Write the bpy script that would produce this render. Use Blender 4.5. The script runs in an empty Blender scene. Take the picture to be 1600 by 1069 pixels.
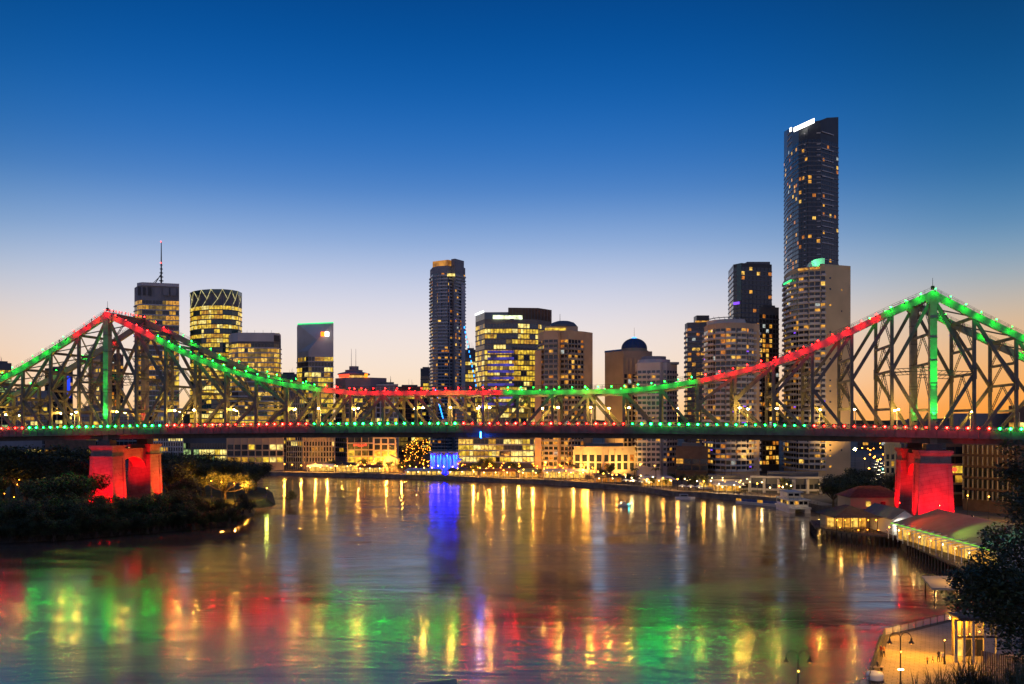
import bpy, math, random
from mathutils import Vector, Matrix
R = math.radians
sc = bpy.context.scene
col = sc.collection

# ------------------------------------------------------------------ camera
F, HC, HY, CX = 1380.0, 36.0, 657.0, 800.0      # focal length in photo pixels, eye height, horizon row, centre column
cd = bpy.data.cameras.new('camera'); cam = bpy.data.objects.new('camera', cd); col.objects.link(cam)
cam.location = (0, 0, HC); cam.rotation_euler = (R(90), 0, 0)
cd.sensor_width = 36; cd.lens = 36*F/1600; cd.shift_y = (HY-534.5)/1600
cd.clip_start = 0.5; cd.clip_end = 12000
sc.camera = cam

# ------------------------------------------------------------------ sky
w = bpy.data.worlds.new('World'); sc.world = w; w.use_nodes = True
wt = w.node_tree; N = wt.nodes; L = wt.links; N.clear()
def nd(t, **k):
    n = N.new(t)
    for a, b in k.items(): setattr(n, a, b)
    return n
def wmath(op, a, b=None, clamp=False):
    n = nd('ShaderNodeMath', operation=op, use_clamp=clamp)
    for i, s in enumerate((a, b)):
        if s is None: continue
        if isinstance(s, (int, float)): n.inputs[i].default_value = s
        else: L.new(s, n.inputs[i])
    return n.outputs[0]
def s2l(c): return tuple((x/12.92 if x <= .04045 else ((x+.055)/1.055)**2.4) for x in [v/255 for v in c])
def ramp(stops, fac):
    r = nd('ShaderNodeValToRGB'); e = r.color_ramp.elements; r.color_ramp.interpolation = 'B_SPLINE'
    while len(e) < len(stops): e.new(.5)
    for el, (p, c) in zip(e, stops): el.position = p; el.color = (*s2l(c), 1)
    L.new(fac, r.inputs[0]); return r.outputs[0]
tc = nd('ShaderNodeTexCoord'); nz = nd('ShaderNodeVectorMath', operation='NORMALIZE'); L.new(tc.outputs['Generated'], nz.inputs[0])
sx = nd('ShaderNodeSeparateXYZ'); L.new(nz.outputs[0], sx.inputs[0])
hx, hy, hz = sx.outputs
el = wmath('MULTIPLY', hz, 2.0, True)                       # sine of elevation, doubled, 0..1
# afterglow side, 30 degrees beside it, and the far side of the sky
A = ramp([(0, (255,200,120)), (.08, (253,228,200)), (.20, (238,228,228)), (.297, (200,207,230)), (.39, (142,174,219)), (.50, (68,128,199)), (.63, (26,104,184)), (.75, (3,85,162)), (.86, (0,72,143)), (1, (0,54,116))], el)
B = ramp([(0, (255,150,40)), (.08, (250,176,92)), (.20, (218,190,156)), (.297, (148,172,190)), (.39, (86,138,182)), (.50, (36,106,164)), (.63, (11,86,147)), (.75, (4,70,126)), (.86, (4,57,106)), (1, (2,44,90))], el)
C = ramp([(0, (205,176,168)), (.15, (164,156,172)), (.5, (84,112,164)), (1, (40,80,142))], el)
hl = wmath('SQRT', wmath('ADD', wmath('MULTIPLY', hx, hx), wmath('MULTIPLY', hy, hy)))
AZ = R(-6.5)
dt = wmath('DIVIDE', wmath('ADD', wmath('MULTIPLY', hx, math.sin(AZ)), wmath('MULTIPLY', hy, math.cos(AZ))), wmath('MAXIMUM', hl, .001))
def mr(v, a, b):
    n = nd('ShaderNodeMapRange', interpolation_type='SMOOTHSTEP'); L.new(v, n.inputs[0])
    n.inputs[1].default_value = a; n.inputs[2].default_value = b; return n.outputs[0]
def mix(f, a, b):
    n = nd('ShaderNodeMix', data_type='RGBA'); L.new(f, n.inputs[0]); L.new(a, n.inputs[6]); L.new(b, n.inputs[7]); return n.outputs[2]
skyc = mix(mr(dt, .80, 1.0), mix(mr(dt, -.2, .86), C, B), A)
nish = nd('ShaderNodeTexSky', sky_type='NISHITA', sun_disc=False, sun_elevation=R(-2.0), sun_rotation=AZ, altitude=30)
bg1 = nd('ShaderNodeBackground'); L.new(skyc, bg1.inputs[0]); bg1.inputs[1].default_value = 1.0
bg2 = nd('ShaderNodeBackground'); L.new(nish.outputs[0], bg2.inputs[0]); bg2.inputs[1].default_value = 0.008
ad = nd('ShaderNodeAddShader'); L.new(bg1.outputs[0], ad.inputs[0]); L.new(bg2.outputs[0], ad.inputs[1])
wo = nd('ShaderNodeOutputWorld'); L.new(ad.outputs[0], wo.inputs[0])

# ------------------------------------------------------------------ exposure and render settings
vs = sc.view_settings; vs.view_transform = 'Standard'; vs.look = 'None'; vs.exposure = 0; vs.gamma = 1; vs.use_curve_mapping = False
cy = sc.cycles
cy.use_denoising = True; cy.denoiser = 'OPENIMAGEDENOISE'; cy.use_adaptive_sampling = True; cy.adaptive_threshold = 0.02
cy.max_bounces = 4; cy.diffuse_bounces = 2; cy.glossy_bounces = 3; cy.transmission_bounces = 2; cy.transparent_max_bounces = 6
cy.sample_clamp_indirect = 40; cy.use_light_tree = True; cy.caustics_reflective = False; cy.caustics_refractive = False

# ------------------------------------------------------------------ helpers
def PX(px, Y): return (px-CX)/F*Y
def PZ(py, Y): return HC-(py-HY)/F*Y
def YG(py, z): return (HC-z)*F/(py-HY)
def tag(o, label=None, cat=None, group=None, kind=None):
    for k, v in (('label', label), ('category', cat), ('group', group), ('kind', kind)):
        if v: o[k] = v
    return o
def thing(name, label, cat, loc=(0,0,0), group=None):
    o = bpy.data.objects.new(name, None); col.objects.link(o); o.location = loc; o.empty_display_size = .5
    return tag(o, label, cat, group)
class MB:
    def __init__(s): s.v = []; s.f = []; s.m = []
    def add(s, vs, fs, mi=0):
        b = len(s.v); s.v += [tuple(v) for v in vs]
        for f in fs: s.f.append(tuple(i+b for i in f)); s.m.append(mi)
    def box(s, cx, cy, cz, sx, sy, sz, rot=0, mi=0):
        c, n = math.cos(rot), math.sin(rot); vs = []
        for z in (-1, 1):
            for x, y in ((-1,-1), (1,-1), (1,1), (-1,1)):
                a, b = x*sx/2, y*sy/2
                vs.append((cx+a*c-b*n, cy+a*n+b*c, cz+z*sz/2))
        s.add(vs, [(3,2,1,0), (4,5,6,7), (0,1,5,4), (1,2,6,5), (2,3,7,6), (3,0,4,7)], mi); return s
    def bar(s, p0, p1, w, h, mi=0, up=(0,0,1)):
        p0, p1 = Vector(p0), Vector(p1); d = (p1-p0).normalized(); u = Vector(up)
        if abs(d.dot(u)) > .99: u = Vector((B_V[0], B_V[1], 0))
        a = d.cross(u).normalized(); b = a.cross(d).normalized(); vs = []
        for p in (p0, p1):
            for x, y in ((-1,-1), (1,-1), (1,1), (-1,1)): vs.append(p+a*(x*w/2)+b*(y*h/2))
        s.add(vs, [(3,2,1,0), (4,5,6,7), (0,1,5,4), (1,2,6,5), (2,3,7,6), (3,0,4,7)], mi); return s
    def tube(s, p0, p1, r0, r1=None, n=6, mi=0, cap=True):
        r1 = r0 if r1 is None else r1
        p0, p1 = Vector(p0), Vector(p1); d = (p1-p0).normalized(); u = Vector((0,0,1)) if abs(d.z) < .9 else Vector((1,0,0))
        a = d.cross(u).normalized(); b = d.cross(a); vs = []
        for p, r in ((p0, r0), (p1, r1)):
            for k in range(n): t = 2*math.pi*k/n; vs.append(p+a*(math.cos(t)*r)+b*(math.sin(t)*r))
        fs = [(k, (k+1) % n, n+(k+1) % n, n+k) for k in range(n)]
        if cap: fs += [tuple(range(n-1, -1, -1)), tuple(range(n, 2*n))]
        s.add(vs, fs, mi); return s
    def prism(s, poly, z0, z1, mi=0, mtop=None, top=None):
        n = len(poly); t = top or poly
        s.add([(x, y, z0) for x, y in poly]+[(x, y, z1) for x, y in t], [(k, (k+1) % n, n+(k+1) % n, n+k) for k in range(n)], mi)
        s.add([(x, y, z1) for x, y in t], [tuple(range(n))], mi if mtop is None else mtop)
        s.add([(x, y, z0) for x, y in poly], [tuple(range(n-1, -1, -1))], mi); return s
    def lathe(s, c, prof, n=12, mi=0):
        vs = []; 
        for r, z in prof:
            for k in range(n): t = 2*math.pi*k/n; vs.append((c[0]+r*math.cos(t), c[1]+r*math.sin(t), c[2]+z))
        fs = [(j*n+k, j*n+(k+1) % n, (j+1)*n+(k+1) % n, (j+1)*n+k) for j in range(len(prof)-1) for k in range(n)]
        s.add(vs, fs, mi); return s
    def octa(s, c, r, mi=0, rz=None):
        rz = rz or r; x, y, z = c
        s.add([(x+r,y,z), (x-r,y,z), (x,y+r,z), (x,y-r,z), (x,y,z+rz), (x,y,z-rz)], [(0,2,4), (2,1,4), (1,3,4), (3,0,4), (2,0,5), (1,2,5), (3,1,5), (0,3,5)], mi); return s
    def mesh(s, name, mats, smooth=False):
        me = bpy.data.meshes.new(name); me.from_pydata(s.v, [], s.f)
        for m in (mats if isinstance(mats, (list, tuple)) else [mats]): me.materials.append(m)
        if len(me.materials) > 1: me.polygons.foreach_set('material_index', s.m)
        if smooth: me.polygons.foreach_set('use_smooth', [True]*len(me.polygons))
        me.update(); return me
    def build(s, name, mats, parent=None, smooth=False):
        return link(name, s.mesh(name, mats, smooth), parent)
def link(name, me, parent=None):
    o = bpy.data.objects.new(name, me); col.objects.link(o)
    if parent:
        o.parent = parent
        if parent.parent is None: o.matrix_parent_inverse = Matrix.Translation(-parent.location)
    return o
def dup(root, loc, rotz=0, scale=1, label=None, group=None):
    r = root.copy(); col.objects.link(r); r.location = loc; r.rotation_euler = (0,0,rotz); r.scale = (scale,)*3 if isinstance(scale, (int, float)) else scale
    if label: r['label'] = label
    if group: r['group'] = group
    for ch in root.children:
        c = ch.copy(); col.objects.link(c); c.parent = r
        for g in ch.children:
            d = g.copy(); col.objects.link(d); d.parent = c
    return r
def struct(name, mb, m, smooth=False): return tag(mb.build(name, m, None, smooth), kind='structure')

# ------------------------------------------------------------------ materials
def mat(name, c, rough=.7, metal=0, var=.25, scale=.6, bump=0, bscale=4, spec=.5, c2=None):
    m = bpy.data.materials.new(name); m.use_nodes = True; t = m.node_tree; p = t.nodes['Principled BSDF']
    p.inputs['Roughness'].default_value = rough; p.inputs['Metallic'].default_value = metal; p.inputs['Specular IOR Level'].default_value = spec
    if var:
        o = t.nodes.new('ShaderNodeNewGeometry'); n = t.nodes.new('ShaderNodeTexNoise'); n.inputs['Scale'].default_value = scale; n.inputs['Detail'].default_value = 5
        r = t.nodes.new('ShaderNodeValToRGB'); e = r.color_ramp.elements; e[0].position = .3; e[1].position = .7
        cc = c2 or c
        e[0].color = (*[max(0, x*(1-var)) for x in c], 1); e[1].color = (*[min(1, x*(1+var)) for x in cc], 1)
        t.links.new(o.outputs['Position'], n.inputs['Vector']); t.links.new(n.outputs['Fac'], r.inputs[0]); t.links.new(r.outputs[0], p.inputs['Base Color'])
        if bump:
            n2 = t.nodes.new('ShaderNodeTexNoise'); n2.inputs['Scale'].default_value = bscale; n2.inputs['Detail'].default_value = 4
            t.links.new(o.outputs['Position'], n2.inputs['Vector'])
            b = t.nodes.new('ShaderNodeBump'); b.inputs['Strength'].default_value = bump; b.inputs['Distance'].default_value = .1
            t.links.new(n2.outputs['Fac'], b.inputs['Height']); t.links.new(b.outputs[0], p.inputs['Normal'])
    else: p.inputs['Base Color'].default_value = (*c, 1)
    return m
def emis(name, c, s, sample=True):
    m = bpy.data.materials.new(name); m.use_nodes = True; t = m.node_tree; t.nodes.clear()
    e = t.nodes.new('ShaderNodeEmission'); e.inputs[0].default_value = (*c, 1); e.inputs[1].default_value = s
    o = t.nodes.new('ShaderNodeOutputMaterial'); t.links.new(e.outputs[0], o.inputs[0])
    m.cycles.emission_sampling = 'FRONT' if sample else 'NONE'
    return m
def lit(name, c, s, scale=.45):
    # a lit room behind glass: brightness and tint vary from room to room and with what stands in them
    m = bpy.data.materials.new(name); m.use_nodes = True; t = m.node_tree; p = t.nodes['Principled BSDF']
    g = t.nodes.new('ShaderNodeNewGeometry'); n = t.nodes.new('ShaderNodeTexNoise'); n.inputs['Scale'].default_value = scale; n.inputs['Detail'].default_value = 3
    r = t.nodes.new('ShaderNodeValToRGB'); e = r.color_ramp.elements; e[0].position = .32; e[1].position = .68
    e[0].color = (c[0]*.22, c[1]*.18, c[2]*.15, 1); e[1].color = (*c, 1)
    t.links.new(g.outputs['Position'], n.inputs['Vector']); t.links.new(n.outputs['Fac'], r.inputs[0])
    p.inputs['Base Color'].default_value = (.03,.03,.035,1); p.inputs['Roughness'].default_value = .15
    t.links.new(r.outputs[0], p.inputs['Emission Color']); p.inputs['Emission Strength'].default_value = s
    m.cycles.emission_sampling = 'NONE'
    return m
M = dict(
    steel=mat('bridge_steel', (.105,.1,.095), .55, .0, .3, .5),
    chord=mat('chord_steel_lifted', (.2,.19,.18), .6, 0, .25, .5),  # bridge steel lightened where lamps wash it, lamp glow put into the colour
    steel_dark=mat('bridge_steel_dark', (.07,.068,.07), .6, .0, .3, .5),
    asphalt=mat('asphalt', (.05,.05,.052), .85, 0, .3, .3),
    concrete=mat('pier_concrete', (.33,.31,.29), .85, 0, .14, .35, .25, 1.5),
    ground=mat('ground', (.10,.085,.065), .95, 0, .4, .08),
    quay=mat('quay_stone', (.17,.15,.13), .9, 0, .35, .3, .3, 2),
    soil=mat('bank_soil', (.06,.05,.035), .95, 0, .5, .2, .5, 1),
    grass=mat('grass', (.045,.06,.02), .95, 0, .4, .2),
    timber=mat('timber', (.14,.1,.07), .8, 0, .4, 1.5),
    timber_dark=mat('timber_dark', (.05,.04,.032), .85, 0, .4, 1.5),
    white=mat('white_paint', (.75,.74,.72), .5, 0, .08, .5),
    cream=mat('cream_render', (.52,.43,.3), .8, 0, .14, .1),
    beige=mat('beige_render', (.6,.46,.26), .8, 0, .14, .08),
    tan=mat('tan_stone', (.5,.36,.24), .8, 0, .15, .1),
    pale=mat('pale_concrete', (.52,.5,.5), .75, 0, .14, .1),
    grey=mat('grey_concrete', (.24,.24,.26), .75, 0, .16, .1),
    slate=mat('slate_panel', (.11,.115,.13), .5, 0, .2, .1),
    black=mat('black_panel', (.028,.03,.036), .35, 0, .25, .1),
    brown=mat('brown_brick', (.16,.095,.065), .85, 0, .25, .4),
    pink=mat('pink_granite', (.34,.24,.25), .65, 0, .15, .1),
    glass=mat('dark_glass', (.022,.028,.04), .12, 0, .35, .25, spec=.8),
    blueglass=mat('blue_glass', (.03,.06,.11), .1, 0, .3, .15, spec=1.0),
    tealglass=mat('teal_glass', (.02,.09,.08), .12, 0, .3, .15, spec=.9),
    metalroof=mat('zinc_roof', (.13,.17,.15), .5, .2, .2, .4),
    redroof=mat('red_tile_roof', (.22,.075,.04), .8, 0, .3, 1.2),
    darkroof=mat('dark_roof', (.055,.05,.05), .7, 0, .3, .8),
    leaf=mat('leaf', (.035,.055,.016), .6, 0, .6, .5, c2=(.07,.085,.025)),
    leaf2=mat('leaf_dark', (.022,.036,.014), .6, 0, .5, .5, c2=(.045,.06,.022)),
    leaf3=mat('leaf_olive', (.05,.058,.024), .6, 0, .5, .5, c2=(.085,.085,.04)),
    bark=mat('bark', (.085,.065,.048), .9, 0, .4, 2, .5, 6),
    iron=mat('dark_iron', (.03,.03,.03), .5, .4, .2, 2),
    rubber=mat('rubber', (.02,.02,.02), .8, 0, 0),
    paving=mat('paving', (.34,.29,.22), .8, 0, .15, .4),
    carpaint=mat('car_silver', (.4,.4,.42), .3, .4, 0), carpaint2=mat('car_dark', (.04,.04,.05), .3, .3, 0),
    skin=mat('skin', (.45,.28,.2), .6, 0, 0), hair=mat('hair', (.03,.02,.015), .7, 0, 0),
    bluepaint=mat('blue_paint', (.05,.1,.3), .5, 0, .1),
)
def jointed(m, sx, sy, vertical=False, depth=.5):
    t = m.node_tree; p = t.nodes['Principled BSDF']; g = t.nodes.new('ShaderNodeNewGeometry'); mp = t.nodes.new('ShaderNodeMapping'); br = t.nodes.new('ShaderNodeTexBrick')
    mp.inputs['Rotation'].default_value = (R(90) if vertical else 0, 0, .19 if vertical else .45); br.inputs['Scale'].default_value = 1; br.inputs['Brick Width'].default_value = sx; br.inputs['Row Height'].default_value = sy; br.inputs['Mortar Size'].default_value = .035
    t.links.new(g.outputs['Position'], mp.inputs[0]); t.links.new(mp.outputs[0], br.inputs[0]); br.inputs['Color1'].default_value = (.86,.86,.86,1); br.inputs['Color2'].default_value = (1,1,1,1); br.inputs['Mortar'].default_value = (.45,.45,.45,1)
    mx = t.nodes.new('ShaderNodeMix'); mx.data_type = 'RGBA'; mx.blend_type = 'MULTIPLY'; mx.inputs[0].default_value = 1; src = p.inputs['Base Color'].links[0].from_socket; t.links.new(src, mx.inputs[6]); t.links.new(br.outputs[0], mx.inputs[7]); t.links.new(mx.outputs[2], p.inputs['Base Color'])
jointed(M['paving'], 1.2, .8)
M['pierstone'] = mat('pier_stone', (.2,.165,.15), .85, 0, .3, .25, .25, 1.5); jointed(M['pierstone'], 2.6, 1.25, True)
E = dict(
    red=emis('red_lamp', (1,.006,.005), 90), green=emis('green_lamp', (.005,1,.03), 70),
    red_deck=emis('red_deck_lamp', (1,.006,.004), 210), green_deck=emis('green_deck_lamp', (.004,1,.05), 160),
    warm=emis('warm_street_lamp', (1,.56,.07), 1000), amber=emis('amber_lamp', (1,.3,.02), 18),
    globe=emis('globe_lamp', (1,.42,.04), 22), globe2=emis('white_globe_lamp', (1,.68,.25), 20),
    white=emis('white_lamp', (1,.95,.85), 60), blue=emis('blue_lamp', (.003,.05,1), 40), navblue=emis('blue_navigation_lamp', (.01,.1,1), 120),
    star=emis('bright_street_lamp', (1,.62,.15), 300),
    signw=emis('lit_white_sign', (1,1,.95), 3.5, False), signr=emis('lit_red_sign', (1,.05,.02), 3, False), signo=emis('lit_orange_sign', (1,.2,.01), 3, False),
    signb=emis('lit_blue_strip', (.02,.06,.9), 1.3, False), signg=emis('lit_green_edge', (.05,1,.25), 1.6, False), bluefit=emis('crane_blue_lamp', (.02,.25,1), 5, False),
    purple=emis('lit_purple_strip', (.25,.08,1), 1.5, False),
    tail=emis('tail_lamp', (1,.03,.01), 12), head=emis('head_lamp', (1,.75,.4), 22),
)
W_Y = [lit('lit_yellow_office', (1,.66,.055), 1.3), lit('lit_gold_office', (1,.5,.04), .8), lit('lit_pale_office', (1,.8,.22), 1.7), lit('lit_dim_office', (.75,.46,.07), .34)]
W_A = [lit('lit_amber_home', (1,.46,.05), 1.2, .7), lit('lit_orange_home', (1,.32,.03), .8, .7), lit('lit_yellow_home', (1,.6,.1), 1.6, .7), lit('lit_white_home', (.8,.9,.85), .8, .7)]
W_B = [lit('lit_violet_office', (.2,.13,.8), .5), lit('lit_green_office', (.55,.85,.3), .8)]

# ================================================================== water and land
def water_material():
    m = bpy.data.materials.new('river_water'); m.use_nodes = True; t = m.node_tree; p = t.nodes['Principled BSDF']; n = t.nodes; l = t.links
    p.inputs['Base Color'].default_value = (.13,.075,.05,1); p.inputs['IOR'].default_value = 1.9; p.inputs['Specular IOR Level'].default_value = .7
    g = n.new('ShaderNodeNewGeometry')
    def noise(sx, sy, sc_, det=4, dist=0):
        mp = n.new('ShaderNodeMapping'); mp.inputs['Scale'].default_value = (sx, sy, 1); mp.inputs['Rotation'].default_value = (0, 0, R(12))
        x = n.new('ShaderNodeTexNoise'); x.inputs['Scale'].default_value = sc_; x.inputs['Detail'].default_value = det; x.inputs['Distortion'].default_value = dist
        l.new(g.outputs['Position'], mp.inputs[0]); l.new(mp.outputs[0], x.inputs['Vector']); return x.outputs['Fac']
    big = noise(.016, .05, 1, 5, 1.5); swirl = noise(.035, .16, 1, 5, 1.6); rip = noise(.25, 1.1, 1, 3, .3)
    r = n.new('ShaderNodeMapRange'); l.new(big, r.inputs[0]); r.inputs[1].default_value = .35; r.inputs[2].default_value = .65; r.inputs[3].default_value = .11; r.inputs[4].default_value = .24
    l.new(r.outputs[0], p.inputs['Roughness'])
    b1 = n.new('ShaderNodeBump'); b1.inputs['Strength'].default_value = .45; b1.inputs['Distance'].default_value = .24; l.new(swirl, b1.inputs['Height'])
    b2 = n.new('ShaderNodeBump'); b2.inputs['Strength'].default_value = .15; b2.inputs['Distance'].default_value = .02; l.new(rip, b2.inputs['Height']); l.new(b1.outputs[0], b2.inputs['Normal'])
    l.new(b2.outputs[0], p.inputs['Normal'])
    return m
mb = MB(); mb.add([(-2500,-200,0), (2500,-200,0), (2500,900,0), (-2500,900,0)], [(0,1,2,3)])
struct('river', mb, water_material())
BANK = [(-900,640), (-300,590), (-149,571), (-88,556), (-52,536), (-18,516), (18,497), (44,470), (64,448), (76,416), (91,407), (108,388), (119,372), (121,347), (130,325), (128,262), (122,215), (112,190), (90,160), (73,148), (57,137), (44,110.5), (37,104.5), (24,100), (14,80), (20,10)]
GZ = 2.6
poly = BANK+[(300,-40), (3000,-40), (5000,6000), (-5000,6000), (-5000,640)]
mb = MB(); mb.prism(poly, -1.5, GZ, 1, 0); struct('ground', mb, [M['ground'], M['quay']])
LEFT = [(-420,236), (-149,257), (-134,264), (-120,277), (-105,289), (-93,305), (-97,336), (-103,360), (-100,379), (-118,440), (-160,500), (-420,540)]
inner = [(-420,244), (-151,263), (-137,270), (-123,283), (-108,295), (-97,308), (-101,337), (-107,359), (-104,375), (-121,434), (-163,494), (-420,530)]
mb = MB(); mb.prism(LEFT, -1, 2.6, 1, 0, inner); struct('left_bank', mb, [M['grass'], M['soil']])
# far hills on the horizon
mb = MB(); rnd = random.Random(5); n = 60
for k in range(n+1):
    x = -3200+6400*k/n; mb.v += [(x, 4200, 0), (x, 4200, 46+18*math.sin(k*.5)+rnd.uniform(0, 14)), (x, 5200, 30)]
for k in range(n): a = k*3; mb.f += [(a, a+3, a+4, a+1), (a+1, a+4, a+5, a+2)]; mb.m += [0, 0]
struct('hills', mb, M['leaf2'])

# ================================================================== the bridge
ANG = R(10.83); B_U = (math.cos(ANG), -math.sin(ANG)); B_V = (math.sin(ANG), math.cos(ANG)); PAN = 11.74; W = 23.0
BX, BY = PX(168, 323.2), 323.2
def bp(i, v, z): return Vector((BX+B_U[0]*PAN*i+B_V[0]*v, BY+B_U[1]*PAN*i+B_V[1]*v, z))
def pxof(p): return CX+F*p[0]/p[1]
HT = [74.6, 69.5, 63.8, 58.5, 54.1, 51, 48.5, 46.7, 45.5, 45.3, 45.3, 45.3, 45.3]
HS = [74.6, 67.8, 61.5, 55.4, 50.2, 46.2, 43.2, 40.8]
def ztop(i):
    if i < 0: return HS[-i]
    if i > 24: return HS[i-24]
    return HT[min(i, 24-i)]
def zt_at(s):
    a = math.floor(s); b = min(a+1, 31); return ztop(a)+(ztop(b)-ztop(a))*(s-a)
def zdk(s): return 34.0-1.2*((s-12)/12)**2
def zbot(s): return zdk(s)-3.0
I0, I1 = -7, 31
bridge = thing('steel_bridge', 'steel cantilever truss bridge strung with red and green lamps across the river', 'bridge', tuple(bp(12, W/2, 0)))
def part(name, m='steel', parent=None):
    return lambda mb: mb.build(name, M[m] if isinstance(m, str) else m, parent or bridge)
bar_ct = 0
for v in (0, W):
    for i in range(I0, I1):
        th = 2.1 if min(abs(i), abs(i+1), abs(i-24), abs(i-23)) < 4 else 1.6
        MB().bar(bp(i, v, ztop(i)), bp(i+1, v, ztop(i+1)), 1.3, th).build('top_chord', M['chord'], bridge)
        MB().bar(bp(i, v, zbot(i)), bp(i+1, v, zbot(i+1)), 1.2, 1.5).build('bottom_chord', M['steel_dark'], bridge)
    for i in range(I0+1, I1):
        if i in (0, 24): continue
        MB().bar(bp(i, v, zbot(i)), bp(i, v, ztop(i)-.6), .9, 1.05).build('vertical', M['steel'], bridge)
    def diag(a, za, b, zb, wd=.95):
        MB().bar(bp(a, v, za), bp(b, v, zb), .8, wd).build('diagonal', M['steel'], bridge)
    def knode(i, t):                                         # K bracing: mid node of panel point i tied to the top and foot of panel point t
        zm = (ztop(i)*.5+zdk(i)*.5)
        diag(i, zm, t, ztop(t)-.8); diag(i, zm, t, zbot(t)+.3)
        MB().bar(bp(i, v, zm-1.7), bp(i, v, zm+1.7), 1.02, 1.9).build('gusset_plate', M['steel'], bridge)
    for i in range(1, 7): knode(i, i-1)
    for i in range(18, 24): knode(i, i+1)
    for i in range(-6, 0): knode(i, i+1)
    for i in range(25, 31): knode(i, i-1)
    for a, b in ((7,6), (8,7), (9,8), (9,10), (10,11), (11,12), (13,12), (14,13), (15,14), (15,16), (16,17), (17,18)):
        diag(a, ztop(a)-.5, b, zbot(b)+.3)
    for i in (0, 24):
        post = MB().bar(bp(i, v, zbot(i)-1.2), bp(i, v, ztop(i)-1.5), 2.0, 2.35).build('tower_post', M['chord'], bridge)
        for z in (38.5, 46, 47, 54, 61, 67): MB().bar(bp(i, v, z), bp(i, v, z+.3), 2.12, 2.5).build('band', M['steel'], post)
        c = bp(i, v, ztop(i)-.3); g = MB(); n = 14; ring = []
        for sgn in (-.85, .85):
            for k in range(n):
                t = 2*math.pi*k/n; q = bp(i, v+sgn, 0); ring.append((q.x+B_U[0]*2.2*math.cos(t), q.y+B_U[1]*2.2*math.cos(t), c.z-.9+2.3*math.sin(t)))
        g.add(ring, [(k, (k+1) % n, n+(k+1) % n, n+k) for k in range(n)]+[tuple(range(n)), tuple(range(2*n-1, n-1, -1))])
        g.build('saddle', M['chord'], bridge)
        MB().box(*bp(i, v, zbot(i)-2.0), 4.6, 4.0, 1.9, -ANG).build('bearing', M['steel_dark'], bridge)
# cross frames between the two trusses
for i in range(I0+1, I1):
    zt, zd = ztop(i), zdk(i); tower = i in (0, 24)
    MB().bar(bp(i, .6, zt-.5), bp(i, W-.6, zt-.5), .7, .9 if not tower else 1.8).build('cross_strut', M['steel'], bridge)
    lv = [zt-.5]
    if zt-zd > 17: lv.append(zt*.5+zd*.5)
    if zt-zd > 24: lv.insert(1, zt*.72+zd*.28)
    lv2 = lv+[zd+6.5]
    for z in lv2[1:]: MB().bar(bp(i, .6, z), bp(i, W-.6, z), .55, .8).build('cross_strut', M['steel'], bridge)
    for a, b in zip(lv2[:-1], lv2[1:]):
        for sgn in (0, 1):
            p, q = bp(i, W/2, a), bp(i, .8 if sgn == 0 else W-.8, b)
            mbx = MB(); mbx.bar(p+Vector((.28,0,0)), q+Vector((.28,0,0)), .16, .2); mbx.bar(p-Vector((.28,0,0)), q-Vector((.28,0,0)), .16, .2)
            nl = max(3, int((q-p).length/1.1))                # lacing between the two angles
            for k in range(nl):
                t0, t1 = k/nl, (k+1)/nl; s_ = .28 if k % 2 else -.28
                mbx.bar(p.lerp(q, t0)+Vector((s_,0,0)), p.lerp(q, t1)-Vector((s_,0,0)), .07, .1)
            mbx.build('laced_brace', M['steel'], bridge)
for i in range(I0, I1):
    for a, b in ((.6, W-.6), (W-.6, .6)):
        MB().bar(bp(i, a, ztop(i)-.3), bp(i+1, b, ztop(i+1)-.3), .35, .4).build('lateral_brace', M['steel'], bridge)
# horizontal walkway trusses at mid height beside the tower posts
for i, j in ((0,-1), (0,1), (24,23), (24,25)):
    for v in (0, W):
        z = (ztop(j)*.5+zdk(j)*.5); g = MB()
        for dz in (-.55, .55): g.bar(bp(i, v, z+dz+.6), bp(j, v, z+dz), .2, .22)
        for k in range(8): g.bar(bp(i+(j-i)*k/8, v, z+.6*(1-k/8)-.55), bp(i+(j-i)*(k+1)/8, v, z+.6*(1-k/8)+.5), .1, .12)
        g.build('walkway_truss', M['steel'], bridge)
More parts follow.
